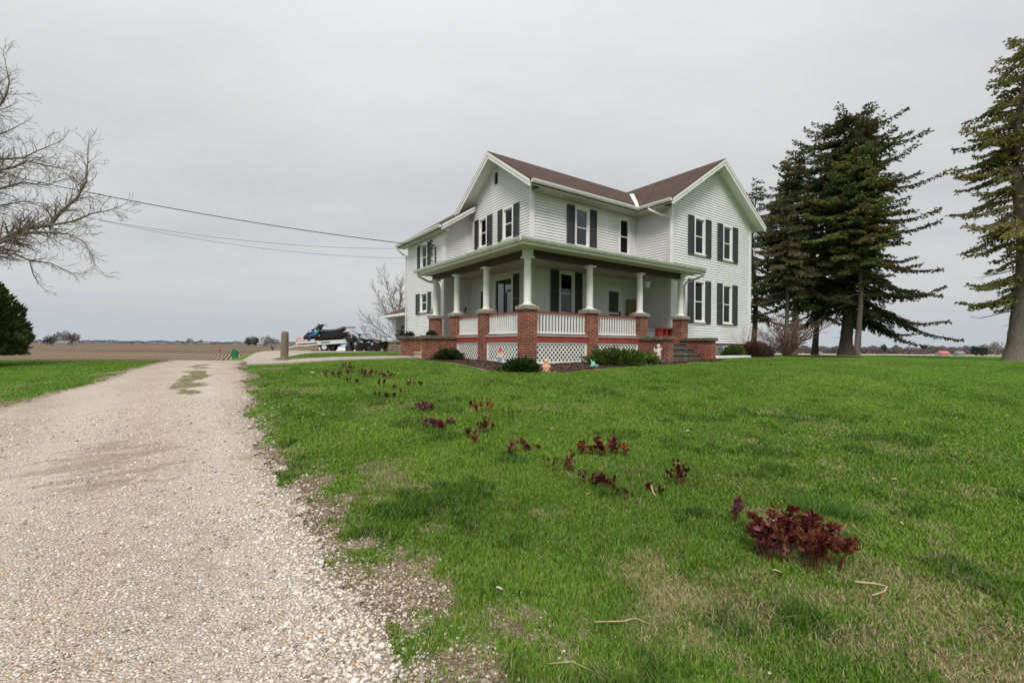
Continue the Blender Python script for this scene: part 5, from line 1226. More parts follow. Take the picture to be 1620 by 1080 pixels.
mb = MB(); mb.lathe(0, 0, [(.16, -.02), (.18, -.012), (.18, .012), (.16, .02), (.13, .02), (.125, .013), (.05, .013), (.04, .018)], 28); o = mb.build('disc', 'capstone', t, False); o.data.materials[0] = M['stepsand']
o.rotation_euler = (math.radians(72), 0, math.radians(-12)); o.location = (0, 0, .18)
x, y, z = G(792, 573.5); t = thing('garden_gnome', 'garden gnome with a red pointed cap and blue trousers by the left lattice', 'garden gnome', (x, y, z), 0)
mb = MB(); mb.lathe(0, 0, [(.07, -.02), (.085, .02), (.09, .10), (.085, .17), (.05, .2)], 14); mb.build('trousers', 'gnomeblue', t, True)
mb = MB(); mb.lathe(0, 0, [(.08, .165), (.088, .19), (.075, .27), (.04, .30)], 14); blob(mb, (0, 0, .335), (.055, .05, .06)); mb.tube([(-.07, 0, .27), (-.1, -.03, .2), (-.06, -.08, .17)], [.028, .026, .02], 7); mb.tube([(.07, 0, .27), (.1, -.03, .2), (.06, -.08, .17)], [.028, .026, .02], 7); blob(mb, (0, -.055, .33), (.016, .018, .016), 8, 5); mb.build('body', 'gnomeskin', t, True)
mb = MB(); mb.lathe(0, -.01, [(.06, .355), (.062, .37), (.045, .42), (.02, .48), (.006, .52)], 12); mb.build('cap', 'gnomered', t, True)
mb = MB(); mb.lathe(0, -.03, [(.012, .2), (.04, .25), (.05, .30), (.03, .325)], 10); mb.build('beard', 'straw', t, True)
x, y, z = G(864, 587.5); t = thing('cherub_bust', 'small terracotta colored gnome figure in the mulch before the front lattice', 'statue', (x, y, z), 0)
mb = MB(); mb.box(-.10, .10, -.08, .08, -.02, .03); mb.lathe(0, 0, [(.07, .02), (.095, .06), (.10, .12), (.075, .19), (.04, .215)], 12); blob(mb, (0, 0, .25), (.062, .056, .065)); mb.lathe(0, 0, [(.066, .27), (.05, .31), (.02, .345)], 12)
mb.tube([(-.08, 0, .17), (-.10, -.04, .11), (-.04, -.08, .10)], [.028, .026, .02], 7); mb.tube([(.08, 0, .17), (.10, -.04, .11), (.04, -.08, .10)], [.028, .026, .02], 7); blob(mb, (-.05, -.07, .04), (.035, .05, .03), 8, 5); blob(mb, (.05, -.07, .04), (.035, .05, .03), 8, 5); mb.build('figure', 'terracotta', t, True)
x, y, z = G(939, 581); t = thing('fish_ornament', 'small turquoise fish shaped ornament in the mulch by the second front pier', 'ornament', (x, y, z), -.2)
mb = MB(); mb.loft([(-.09, 0, .05, .02, .03), (-.04, 0, .07, .04, .06), (.02, 0, .08, .04, .06), (.08, 0, .05, .015, .025)], 10, 2.2); mb.prism([(-.05, .09), (-.09, .24), (-.02, .17), (.03, .19), (.03, .11)], -.012, .012); mb.prism([(.06, .05), (.13, .10), (.12, .0)], -.01, .01); mb.build('fish', 'verdigris', t)
x, y, z = G(1041.5, 573); t = thing('cherub_statue', 'white stone cherub statue standing in front of the right stair wall', 'statue', (x, y, z), .2)
mb = MB(); mb.box(-.11, .11, -.09, .09, -.02, .06); mb.tube([(-.04, 0, .05), (-.045, 0, .2), (-.02, 0, .27)], [.035, .042, .05], 9); mb.tube([(.045, 0, .05), (.04, -.02, .2), (.02, 0, .27)], [.035, .042, .05], 9)
mb.lathe(0, 0, [(.07, .24), (.085, .30), (.07, .38), (.075, .43), (.035, .47)], 12); blob(mb, (.005, 0, .525), (.058, .055, .065)); blob(mb, (0, .01, .55), (.06, .058, .05)); mb.tube([(-.07, 0, .43), (-.12, -.02, .36), (-.08, -.08, .33)], [.026, .024, .018], 7); mb.tube([(.07, 0, .43), (.12, 0, .38), (.10, -.03, .48)], [.026, .024, .018], 7); mb.build('figure', 'statue', t, True)
for s in (-1, 1): mb = MB(); mb.prism([(s*.02, .36), (s*.12, .50), (s*.14, .42), (s*.11, .32), (s*.04, .30)], .05, .07); mb.build('wing', 'statue', t)
# white board lying along the foundation
t = hth('white_board', 'long white board lying on the ground right of the front steps', 'board', 18.4, 10.45, 1.0, HROT-.05)
mb = MB(); zb0 = gz(18.4, 10.45)-1.0; mb.bbox(-1.5, 1.7, -.14, .14, zb0-.02, zb0+.10, .01); mb.build('board', 'whitepaint', t)
t = hth('garden_hose', 'green garden hose lying along the mulch beyond the dead mound', 'hose', 23.2, 10.6, gz(23.2, 10.6))
mb = MB(); pts = [(-1+k*.25, .12*math.sin(k*1.3), .03+.0*k) for k in range(12)]; mb.tube(pts, .018, 6); mb.build('hose', 'teal', t)

# ---- trailer with snowmobile
TX, TY = -12.35, 27.0; TZ = H(-11.2, 27)
trl = thing('snowmobile_trailer', 'tilted aluminum deck trailer parked on the concrete pad, carrying the snowmobile', 'trailer', (TX+1.5, TY, TZ), 0)
def TR(name, mb, mat, sm=False, par=None): return mb.build(name, mat, par or trl, sm, (0, 0, 0))
th = math.radians(4.2); ct, st_ = math.cos(th), math.sin(th); DZ = .52
def tilt(mb, z0=DZ):
    mb.v = [(x*ct-z*st_, y, x*st_+z*ct+z0) for x, y, z in mb.v]; return mb
mb = MB(); mb.box(-1.55, 1.6, -.72, .72, -.03, .02)
for k in range(10): mb.box(-1.5+k*.31, -1.44+k*.31, -.72, .72, .0201, .03)
TR('deck', tilt(mb), 'wood')
mb = MB(); mb.bbox(-1.6, 1.62, -.80, -.72, -.12, .10, .01); mb.bbox(-1.6, 1.62, .72, .80, -.12, .10, .01); mb.box(1.60, 1.66, -.8, .8, -.12, .06); fr_ = TR('side_rail', tilt(mb), 'alu')
mb = MB(); mb.box(-1.55, -.35, -.83, -.80, -.03, .03); mb.box(-.15, .35, -.83, -.80, -.02, .03); TR('graphic_stripe', tilt(mb), 'shutter', par=fr_)
mb = MB(); mb.tube([(-1.5, -.81, .0), (-1.5, -.835, .0)], .035, 8); TR('marker_lamp', tilt(mb), 'orange', par=fr_); mb = MB(); mb.tube([(1.55, -.81, -.05), (1.55, -.835, -.05)], .035, 8); TR('marker_lamp', tilt(mb), 'red', par=fr_)
mb = MB(); mb.tube([(-1.5, -.5, -.02), (-2.35, 0, -.14)], .04, 6); mb.tube([(-1.5, .5, -.02), (-2.35, 0, -.14)], .04, 6); mb.tube([(-1.6, 0, -.04), (-2.6, 0, -.18)], .04, 6); TR('tongue', tilt(mb), 'alu')
mb = MB(); mb.box(-2.72, -2.55, -.06, .06, .26, .38); mb.tube([(-2.5, 0, .0), (-2.5, 0, .55)], .035, 8); mb.tube([(-2.5, 0, .55), (-2.62, 0, .6)], .015, 6); TR('jack', mb, 'darkmetal')
mb = MB(); mb.wheel((-2.5, 0, .10), .11, .06, 'y', 14); TR('jack_wheel', mb, 'black')
for s in (-1, 1):
    mb = MB(); mb.wheel((.0, s*.62, .27), .27, .2, 'y', 24); w_ = TR('wheel', mb, 'black'); mb = MB(); mb.tube([(.0, s*.62-.105, .27), (.0, s*.62+.105, .27)], .14, 14); TR('rim', mb, 'alu', par=w_)
mb = MB(); mb.tube([(0, -.6, .27), (0, .6, .27)], .03, 8); mb.box(-.5, .5, -.45, -.4, .30, .46); mb.box(-.5, .5, .4, .45, .30, .46); TR('axle', mb, 'darkmetal')
mb = MB(); mb.bbox(-.9, .4, -.4, -.15, -.02, .08, .01); TR('wood_block', mb, 'bark')
SB = (TX+1.5, TY)
snm = thing('snowmobile', 'black snowmobile with blue and teal stripes and orange skis, strapped on the tilted trailer', 'snowmobile', (SB[0]-.1, SB[1]-.25, TZ+DZ+.035), 0)
snm.rotation_euler = (0, -th, math.pi)                      # nose towards the tongue (world -x)
snm.rotation_euler = (0, th, math.pi)
def SN(name, mb, mat, sm=False, par=None): return mb.build(name, mat, par or snm, sm)
for s in (-1, 1):
    mb = MB(); mb.prism([(.35, 0), (1.25, 0), (1.42, .05), (1.52, .14), (1.50, .155), (1.38, .08), (1.22, .035), (.35, .05)], s*.45-.075, s*.45+.075)
    sk_ = SN('ski', mb, 'orange'); mb = MB(); mb.tube([(1.50, s*.45, .14), (1.42, s*.45, .30), (1.30, s*.45, .34), (1.2, s*.45, .05)], .03, 6); SN('ski_loop', mb, 'orange', par=sk_)
    mb = MB(); mb.tube([(.85, s*.45, .04), (.75, s*.42, .28), (.7, s*.25, .35)], .03, 7); mb.tube([(.72, s*.44, .1), (.68, s*.42, .36)], .035, 7); SN('spindle', mb, 'darkmetal')
mb = MB(); mb.loft([(1.26, 0, .30, .12, .06), (1.16, 0, .34, .26, .13), (.95, 0, .42, .36, .21), (.70, 0, .50, .40, .29), (.48, 0, .54, .39, .33), (.30, 0, .52, .36, .30), (.18, 0, .46, .30, .22)], 18, 2.8); hood = SN('hood', mb, 'blackgloss', True)
for s in (-1, 1):
    mb = MB()
    for poly, dp in (([(.98, .33), (.62, .40), (.35, .52), (.30, .44), (.62, .33)], 0),): mb.prism([(u, w+.06) for u, w in poly], s*.372, s*.412)
    SN('stripe', mb, 'blue', par=hood); mb = MB(); mb.prism([(.60, .56), (.28, .72), (.18, .66), (.30, .56)], s*.385, s*.41); SN('stripe', mb, 'teal', par=hood)
    mb = MB(); mb.prism([(.75, .62), (.62, .70), (.60, .66), (.72, .59)], s*.36, s*.40); SN('decal', mb, 'whitepaint', par=hood)
    mb = MB(); mb.tube([(.18, s*.37, .38), (.18, s*.41, .38)], .045, 8); SN('reflector', mb, 'orange', par=hood)
mb = MB(); V = []
for k in range(9):
    a = -1.0+k*.25; V += [(.66-.22*abs(a)**2, .30*a, .80-.05*abs(a)), (.40-.16*abs(a)**2, .27*a, 1.10-.10*abs(a)**2)]
mb.add(V, [(2*k, 2*k+2, 2*k+3, 2*k+1) for k in range(8)]); V2 = [(x-.015, y, z) for x, y, z in V]; mb.add(V2, [(2*k, 2*k+1, 2*k+3, 2*k+2) for k in range(8)]); SN('windshield', mb, 'greyplastic', True)
mb = MB(); mb.tube([(.25, 0, .7), (.12, 0, .98)], .05, 8); mb.tube([(.0, -.38, .98), (.10, -.2, 1.0), (.12, 0, .98), (.10, .2, 1.0), (.0, .38, .98)], .02, 8); mb.bbox(.04, .2, -.09, .09, .96, 1.05, .02); SN('handlebar', mb, 'black')
mb = MB(); mb.loft([(.25, 0, .60, .17, .10), (.05, 0, .62, .19, .12), (-.3, 0, .60, .20, .11), (-.7, 0, .60, .20, .12), (-.95, 0, .64, .20, .15), (-1.12, 0, .70, .19, .14), (-1.2, 0, .72, .16, .08)], 14, 3); SN('seat', mb, 'black', True)
mb = MB(); mb.bbox(-1.35, .3, -.24, .24, .28, .50, .03); mb.bbox(-1.1, .2, -.36, .36, .20, .26, .01); SN('tunnel', mb, 'blackgloss')
mb = MB(); mb.loft([(-1.35, 0, .17, .19, .08), (-1.25, 0, .16, .19, .14), (-.4, 0, .15, .19, .145), (.35, 0, .20, .19, .13), (.5, 0, .24, .19, .07)], 12, 3.5); SN('track', mb, 'black')
for xx in (-1.2, -.75, -.3):
    mb = MB(); mb.wheel((xx, -.21, .12), .085, .04, 'y', 14); SN('idler_wheel', mb, 'red')
mb = MB(); mb.prism([(-1.36, .52), (-1.40, .1), (-1.38, .1), (-1.33, .5)], -.22, .22); SN('snow_flap', mb, 'black')
mb = MB(); mb.box(-1.37, -1.34, -.2, .2, .42, .48); SN('tail_lamp', mb, 'red')
# wooden stand at the back of the trailer
t = thing('sawhorse', 'small brown and white wooden stand on the back end of the trailer', 'stand', (TX+2.85, TY-.3, TZ+DZ+.14), 0)
mb = MB(); mb.bbox(-.32, .30, -.06, .06, .72, .80, .01); mb.build('top_rail', 'fan', t)
for a, b in ((-.22, -.32), (-.05, .1), (.12, .02), (.2, .24)): mb = MB(); mb.tube([(b, 0, -.03), (a, 0, .72)], .022, 5); mb.build('leg', 'alu', t)
# white flat trailer behind
t = thing('flat_trailer', 'low white utility trailer with a pale blue reflection modelled on its bed, parked behind the snowmobile trailer', 'trailer', (-11.4, 31.5, H(-11.4, 31.5)), 0)
mb = MB(); mb.bbox(-1.6, 2.3, -.8, .8, .18, .42, .03); bd = mb.build('bed', 'whitepaint', t)
mb = MB(); mb.box(.3, .6, -.82, -.8, .28, .33); mb.build('reflector', 'red', bd)
mb = MB(); mb.loft([(-.5, 0, .45, .5, .02), (.2, 0, .55, .65, .14), (1.2, 0, .58, .7, .17), (2.1, 0, .52, .65, .12), (2.3, 0, .45, .5, .02)], 12, 3); mb.build('blue_reflection', 'palblue', t, True)  # pale blue hump stands in for a blue reflection on the white bed
for xx in (-.2, .6):
    for s in (-1, 1): mb = MB(); mb.wheel((xx, s*.7, .12), .22, .15, 'y', 16); mb.build('wheel', 'black', t)
# ---- quad bike
qx, qy = -8.55, 26.3; qz = H(qx, qy)
qd = thing('quad_bike', 'dirty black quad bike with fat tires parked by the trailer', 'quad bike', (qx, qy, qz), math.radians(232))
def QD(name, mb, mat, sm=False, par=None): return mb.build(name, mat, par or qd, sm)
for wx, ww, wr in ((.58, .2, .27), (-.55, .27, .27)):
    for s in (-1, 1):
        mb = MB(); mb.wheel((wx, s*.46, wr), wr, ww, 'y', 22, .36); w_ = QD('wheel', mb, 'black', True); mb = MB(); mb.tube([(wx, s*.46-s*ww*.3, wr), (wx, s*.46+s*ww*.42, wr)], .13, 14); QD('rim', mb, 'alu', par=w_)
mb = MB(); mb.tube([(-.6, 0, .3), (-.4, 0, .5), (.2, 0, .48), (.5, 0, .35), (.1, 0, .2), (-.5, 0, .25)], .035, 7); mb.tube([(.58, -.4, .27), (.58, .4, .27)], .03, 7); mb.tube([(-.55, -.4, .27), (-.55, .4, .27)], .035, 7)
for s in (-1, 1): mb.tube([(.2, s*.12, .25), (.55, s*.36, .27), (.5, s*.14, .6)], .022, 6); mb.tube([(.5, s*.18, .62), (.58, s*.34, .3)], .03, 8)
QD('frame', mb, 'metal')
mb = MB(); mb.bbox(-.18, .22, -.16, .16, .2, .5, .04); mb.tube([(.0, -.18, .3), (-.6, -.2, .45)], .04, 8); QD('engine', mb, 'darkmetal')
mb = MB(); mb.loft([(-.72, 0, .68, .14, .04), (-.6, 0, .68, .17, .07), (-.1, 0, .66, .15, .07), (.1, 0, .70, .12, .09), (.3, 0, .74, .13, .08), (.42, 0, .70, .08, .05)], 14, 2.6); QD('seat', mb, 'black', True)
for s in (-1, 1):
    mb = MB(); mb.loft([(.20, s*.38, .56, .15, .02), (.38, s*.42, .66, .20, .05), (.62, s*.44, .68, .21, .06), (.85, s*.42, .58, .18, .03)], 12, 2.6); QD('front_fender', mb, 'blackgloss', True)
    mb = MB(); mb.loft([(-.92, s*.4, .52, .2, .03), (-.75, s*.42, .62, .22, .05), (-.5, s*.42, .64, .22, .05), (-.25, s*.36, .52, .16, .03)], 12, 2.6); QD('rear_fender', mb, 'blackgloss', True)
mb = MB(); mb.tube([(.42, 0, .6), (.28, 0, .98)], .03, 8); mb.tube([(.12, -.42, 1.02), (.22, -.22, 1.04), (.28, -.08, .98), (.28, .08, .98), (.22, .22, 1.04), (.12, .42, 1.02)], .016, 7); mb.bbox(.24, .38, -.08, .08, .92, 1.0, .02); QD('handlebar', mb, 'black')
for s in (-1, 1): mb = MB(); mb.tube([(.12, s*.42, 1.02), (.06, s*.54, 1.0)], .024, 7); QD('grip', mb, 'black')
mb = MB(); mb.tube([(.5, 0, .78), (.58, 0, .78)], .08, 12); QD('headlamp', mb, 'orange')
t = thing('round_tank', 'round black drum raised on a stand in front of the quad bike', 'drum', (-9.02, 25.6, H(-9.02, 25.6)), 0)
mb = MB(); mb.wheel((0, 0, .74), .25, .5, 'y', 22, .3); mb.v = [(x*1.0, y, z*1.0) for x, y, z in mb.v]; mb.loft([(-.27, 0, .72, .2, .08), (-.2, 0, .73, .26, .18), (0, 0, .73, .28, .21), (.2, 0, .73, .26, .18), (.27, 0, .72, .2, .08)], 16, 2.3); mb.build('drum', 'blackgloss', t, True)
for a in (-.15, .15): mb = MB(); mb.tube([(a*1.6, 0, -.02), (a*.8, 0, .55)], .025, 6); mb.build('leg', 'metal', t)
mb = MB(); mb.bbox(-.3, .0, -.15, .2, -.02, .36, .03); mb.build('base_block', 'black', t)
t = thing('traffic_cone', 'faded orange cone behind the quad bike handlebars', 'cone', (-8.35, 27.9, H(-8.35, 27.9)), 0)
mb = MB(); mb.lathe(0, 0, [(.2, 0), (.2, .04), (.12, .05), (.05, .70), (.03, .72)], 14); mb.build('cone', 'orange', t, True)
# black cart tipped up
t = thing('wheelbarrow', 'black wheelbarrow tipped against the stone wall by the garage', 'wheelbarrow', (-7.45, 25.6, H(-7.45, 25.6)), .1)
mb = MB(); mb.add([(-.35, -.25, .12), (.3, -.25, .2), (.3, .25, .2), (-.35, .25, .12), (-.5, -.38, .3), (.45, -.38, .62), (.45, .38, .62), (-.5, .38, .3)], [(0, 1, 2, 3), (0, 4, 5, 1), (1, 5, 6, 2), (2, 6, 7, 3), (3, 7, 4, 0)]); mb.build('tray', 'blackgloss', t)
mb = MB(); mb.wheel((-.5, 0, .18), .18, .1, 'y', 16); mb.build('wheel', 'black', t)
for s in (-1, 1): mb = MB(); mb.tube([(-.5, s*.08, .18), (.4, s*.28, .35), (.35, s*.28, .8), (.2, s*.28, .95)], .018, 6); mb.build('handle', 'darkmetal', t)
# utility boxes and markers at the field edge
x, y = rootpt(372, 40)[:2]
for nm, lb, px, Y, hgt, wdt, mat in (('utility_box', 'green utility pedestal at the end of the drive by the field', 372, 40, .78, .36, 'greenbox'),):
    x, y = rootpt(px, Y)[:2]; zz_ = H(x, y); r, v = unp(px, 568); zz_ = min(zz_, 1.45+v*Y+.1)
    t = thing(nm, lb, 'utility box', (x, y, zz_), .1); mb = MB(); mb.bbox(-wdt*.55, wdt*.55, -wdt/2, wdt/2, 0, hgt*.8, .03); mb.build('body', mat, t); mb = MB(); mb.prism([(-wdt*.57, hgt*.8), (wdt*.57, hgt*.8), (wdt*.3, hgt*1.05), (-wdt*.3, hgt*1.05)], -wdt*.52, wdt*.52); mb.build('hood', mat, t)
x, y = rootpt(348, 40)[:2]; zz_ = 1.45+unp(348, 567)[1]*40
t = thing('marker_post', 'thin marker stake with a red top at the field edge', 'marker', (x, y, zz_), 0); mb = MB(); mb.tube([(0, 0, -.3), (0, 0, .55)], .03, 6); mb.build('stake', 'metal', t); mb = MB(); mb.tube([(0, 0, .5), (0, 0, .82)], .06, 6); mb.build('top', 'red', t)
x, y = rootpt(431, 33)[:2]; zz_ = 1.45+unp(431, 557)[1]*33
t = thing('water_hydrant', 'small grey iron yard hydrant in front of the plowed field', 'hydrant', (x, y, zz_), .3)
mb = MB(); mb.tube([(0, 0, -.5), (0, 0, .3)], .04, 8); mb.tube([(0, 0, .2), (.1, 0, .0)], .03, 8); mb.build('pipe', 'darkmetal', t); mb = MB(); mb.bbox(-.09, .09, -.07, .07, .26, .40, .02); mb.tube([(-.05, 0, .38), (-.10, 0, .5)], .022, 6); mb.tube([(.05, 0, .38), (.24, 0, .40)], .022, 6); mb.build('head', 'darkmetal', t)

# ---- peony clumps
PEO = [(.17, .045, .03), (.10, .022, .018), (.30, .11, .12), (.20, .08, .035), (.22, .06, .045), (.12, .03, .02)]; PUR = [(.30, .10, .15), (.17, .045, .06), (.22, .07, .11)]; RUS = [(.26, .12, .04), (.20, .08, .035), (.14, .04, .03), (.28, .16, .06)]; DKP = [(.075, .012, .02), (.05, .01, .016), (.11, .02, .03)]
def peony(px, py, wpx, hpx, nst, cols, label, seed, group=None, open_=.6):
    x, y, z = G(px, py); r_ = random.Random(seed); sc = y/720; R_ = wpx*sc/2; Hh = hpx*sc; t = thing('peony_plant', label, 'plant', (x, y, z-.01), 0, group)
    st = MB(); SP, SD, SL_, SW, SC_ = [], [], [], [], []
    for k in range(nst):
        a = r_.uniform(0, 6.28); q = R_*.92*math.sqrt(r_.random())*r_.choice((1, 1, .75)); bx, by = q*math.cos(a), q*math.sin(a)*.8; h = Hh*r_.choice((r_.uniform(.5, .8), r_.uniform(.75, 1.05)))*(1-.25*q/max(R_, .01)); lx, ly = bx*.25+r_.gauss(0, .012), by*.25+r_.gauss(0, .012)
        bz = H(x+bx, y+by)-z; top = Vector((bx+lx, by+ly, h+bz)); mid = Vector((bx+lx*.3, by+ly*.3, h*.5+bz)); st.tube([(bx, by, bz-.01), tuple(mid), tuple(top)], [.0042, .004, .003], 5, False)
        c = cols[r_.randrange(len(cols))]; nl = int(5+8*open_)
        for j in range(nl):
            f = r_.uniform(.5, 1) if open_ > .35 else r_.uniform(.72, 1); p = mid.lerp(top, max(0, f*2-1)); an = r_.uniform(0, 6.28); e_ = r_.uniform(.3, 1.25) if open_ > .5 else r_.uniform(1.0, 1.5)
            d = Vector((math.cos(an)*math.cos(e_), math.sin(an)*math.cos(e_), math.sin(e_))); Ls = min(.018+.034*open_, .010+Hh*.28)*r_.uniform(.7, 1.3)
            pet = p+d*Ls*.35
            for g in range(3 if open_ > .35 else 2):
                dd = (d+Vector((r_.gauss(0, .35), r_.gauss(0, .35), r_.gauss(0, .2)))).normalized(); SP.append(tuple(pet)); SD.append(tuple(dd)); SL_.append(Ls); SW.append(Ls*.17); m_ = r_.uniform(.7, 1.35); SC_.append([v_*m_ for v_ in c])
    st.build('stems', 'doorred', t); V, F, C_ = sprigs(np.array(SP), np.array(SD), np.array(SL_), np.array(SW), np.array(SC_), .1); npmesh('leaves', V, F, 'leaf', t, C_)
NEARL = [(1255, 884, 146, 76, 44, PEO, 'largest dark red peony clump, nearest the camera in the lawn', 1.0),
 (1164, 828, 26, 42, 3, PUR, 'two purple peony shoots standing left of the largest clump', .8),
 (1066, 766, 42, 42, 10, DKP, 'dark maroon peony cluster of upright shoots, upper left of the largest clump', .45), (1103, 772, 5, 28, 1, DKP, 'single tall dark peony shoot at the right end of the maroon cluster', .1), (1084, 766, 6, 26, 1, DKP, 'single peony shoot just right of the maroon cluster', .4),
 (1026, 780, 12, 20, 2, DKP, 'small dark peony tuft beside the bleached stick', .4), (1044, 786, 10, 20, 2, DKP, 'small dark peony tuft right of the bleached stick', .4),
 (992, 797, 10, 34, 2, DKP, 'pair of dark peony shoots at the right end of the curved row', .25), (975, 786, 14, 22, 2, DKP, 'short dark peony shoots next to the end of the curved row', .3), (962, 775, 22, 32, 5, DKP, 'dense dark peony tuft in the middle of the curved row', .5), (943, 772, 24, 26, 5, DKP, 'loose purple tinged peony shoots in the curved row', .6), (924, 768, 12, 26, 3, DKP, 'slim dark peony shoots in the curved row left of the purple ones', .3),
 (904, 748, 20, 34, 5, PEO, 'reddish leafy peony tuft above the left end of the curved row', .6), (878, 748, 16, 26, 3, DKP, 'thin dark peony shoots left of the reddish leafy tuft', .3), (864, 742, 8, 32, 2, DKP, 'two tall dark peony shoots at the left end of the curved row', .2),
 (926, 720, 26, 22, 5, PEO, 'left brownish red peony clump of the broad open group', .9), (948, 722, 22, 30, 5, PEO, 'middle brownish red peony clump of the broad open group', .9), (974, 722, 34, 30, 7, PEO, 'right and widest brownish red peony clump of the broad open group', .9),
 (833, 714, 20, 22, 4, PEO, 'red peony tuft with splayed leaves in the middle of the lawn', .8), (812, 720, 20, 28, 5, PEO, 'red peony tuft left of the splayed one', .6), (852, 712, 10, 10, 2, PEO, 'tiny red peony tuft right of the splayed one', .8),
 (763, 652, 34, 26, 15, RUS, 'rusty orange tinted peony clump standing tallest in the upper lawn', .5), (745, 645, 14, 14, 4, DKP, 'dark purple shoots at the left of the rusty orange clump', .4), (797, 660, 6, 22, 1, DKP, 'single peony shoot right of the rusty orange clump', .2), (810, 662, 10, 18, 3, DKP, 'row of three slim peony shoots right of the rusty orange clump', .2), (823, 660, 8, 16, 2, DKP, 'last two slim peony shoots right of the rusty orange clump', .2),
 (764, 686, 16, 28, 7, PEO, 'upright red peony tuft below the rusty orange clump', .6), (782, 682, 12, 16, 3, PEO, 'low red peony shoots right of the upright red tuft', .4), (742, 694, 26, 20, 6, PEO, 'loose red peony shoots left of the upright red tuft', .5), (752, 702, 10, 18, 3, PEO, 'small red peony tuft lowest below the rusty orange clump', .5),
 (668, 650, 40, 14, 8, PUR, 'purple leafy peony clump at the top of the middle left group', .8), (688, 680, 38, 20, 10, PUR, 'widest purple leafy peony clump in the middle left lawn', .9), (713, 672, 14, 12, 4, PUR, 'small purple peony tuft right of the widest purple clump', .8)]
for k, (px, py, w_, h_, n_, c_, lb, op) in enumerate(NEARL): peony(px, py, w_, h_, n_, c_, lb, 200+k, None, op)
FARL = [(516, 596, 8, 10, 3), (530, 597, 18, 10, 6), (545, 595, 20, 14, 8), (558, 590, 20, 16, 8), (548, 582, 16, 10, 6), (572, 597, 16, 14, 6), (582, 598, 16, 12, 6), (590, 596, 10, 14, 4), (604, 600, 14, 12, 5), (618, 600, 18, 12, 6), (552, 606, 12, 8, 4), (566, 606, 8, 8, 3), (604, 612, 16, 14, 6), (650, 611, 14, 9, 5), (662, 611, 12, 8, 4), (669, 609, 8, 7, 3), (596, 630, 8, 14, 2), (614, 630, 8, 12, 3), (624, 630, 6, 10, 2), (633, 628, 4, 16, 1), (626, 616, 10, 7, 3)]
for k, (px, py, w_, h_, n_) in enumerate(FARL): peony(px, py, w_, h_, n_, PEO+DKP, 'small sparse dark red peony shoots in the far patch below the concrete walk', 300+k, 'far peony shoots', .5)

# ---- twigs, leaves and long grass tufts
def stick(label, pts, r, mat='straw', name='fallen_twig'):
    q = [G(px, py) for px, py in pts]; x, y, z = q[0]; t = thing(name, label, 'twig', (x, y, z), 0); mb = MB(); mb.tube([(a-x, b-y, c-z+.035) for a, b, c in q], [r*(1-.5*k/(len(q)-1)) for k in range(len(q))], 6); mb.build('twig', mat, t, True)
stick('tan bent stick lying in the grass below the largest peony clump', [(1352, 929), (1385, 932), (1404, 937), (1398, 945), (1379, 951)], .007)
stick('short bleached stick standing out of the grass between two dark peony tufts', [(1030, 774), (1033, 784), (1037, 790)], .010)
stick('thin brown twig in the grass left of the tan bent stick', [(1152, 949), (1170, 949), (1190, 957)], .0035, 'fan')
stick('pale forked dry stem at the lower centre of the lawn', [(940, 994), (985, 993), (1005, 988), (1030, 998)], .004)
stick('thin curved dry stem in the middle of the lawn', [(948, 812), (958, 804), (972, 815)], .003)
stick('straw colored stem at the lower edge of the lawn', [(868, 1062), (905, 1058), (940, 1075)], .003)
stick('fine dry stem right of the largest peony clump', [(1348, 836), (1362, 850), (1384, 858)], .003)
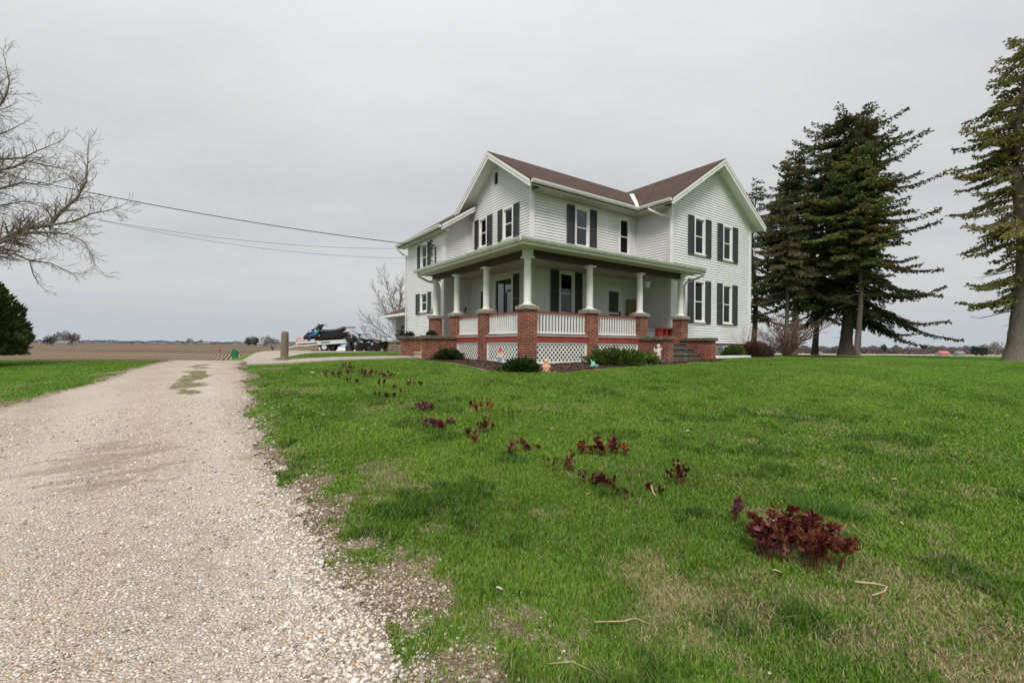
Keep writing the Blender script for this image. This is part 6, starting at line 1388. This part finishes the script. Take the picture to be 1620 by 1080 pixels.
def leaf(px, py, s, mat, label, seed):
    x, y, z = G(px, py); r_ = random.Random(seed); t = thing('fallen_leaf', label, 'leaf', (x, y, z+.03), r_.uniform(0, 6))
    s *= y/720; mb = MB(); mb.add([(-s, 0, 0), (-s*.3, -s*.45, .006), (s*.6, -s*.3, .012), (s, 0, .004), (s*.4, s*.4, .014), (-s*.4, s*.4, .01), (0, 0, -.002)], [(0, 1, 6), (1, 2, 6), (2, 3, 6), (3, 4, 6), (4, 5, 6), (5, 0, 6)]); mb.build('blade', mat, t)
for k, (px, py, s, m_, lb) in enumerate([(1225, 830, 11, 'stepsand', 'large pale dead leaf caught in the largest peony clump'), (1382, 762, 4, 'straw', 'pale leaf on the open lawn left of two others at the right'), (1416, 763, 5, 'straw', 'dead leaf on the open lawn at the right'), (1610, 782, 5, 'statue', 'white scrap on the lawn at the right edge'), (1426, 834, 5, 'terracotta', 'pinkish leaf right of the largest peony clump'), (1090, 685, 7, 'statue', 'small pale leaf on the upper lawn'), (1002, 668, 4, 'straw', 'dead leaf on the upper middle lawn'), (494, 591, 7, 'statue', 'pale flat stone beside the far peony shoots'), (873, 681, 5, 'straw', 'small yellow leaf in the middle of the lawn'), (790, 940, 7, 'statue', 'pale stone chip in the thin grass near the drive'), (932, 787, 6, 'straw', 'dry leaf scrap under the curved row of peonies'), (1230, 912, 8, 'straw', 'pale leaf just below the largest peony clump')]): leaf(px, py, s, m_, lb, k)
def tuftg(px, py, n, h, spread, label, seed, col=((.07, .17, .03), (.16, .28, .08))):
    x, y, z = G(px, py); r_ = np.random.default_rng(seed); t = thing('grass_tuft', label, 'grass tuft', (x, y, z), 0)
    a = r_.uniform(0, 6.28, n); q = spread*np.sqrt(r_.random(n)); P = np.stack([q*np.cos(a), q*np.sin(a), np.zeros(n)], -1); D_ = np.stack([np.cos(a)*.6+r_.normal(0, .25, n), np.sin(a)*.6+r_.normal(0, .25, n), np.full(n, 1.)], -1); D_ /= np.linalg.norm(D_, axis=1, keepdims=True)
    L = h*r_.uniform(.5, 1.1, n); u = r_.random((n, 1)); c = np.array(col[0])*(1-u)+np.array(col[1])*u; V, F, C_ = sprigs(P, D_, L, np.full(n, .0028), c, .05); npmesh('blades', V, F, 'grass', t, C_)
tuftg(1290, 812, 130, .20, .14, 'long pale grass blades behind the largest peony clump', 1); tuftg(1345, 822, 90, .16, .10, 'arching grass blades at the upper right of the largest peony clump', 2)
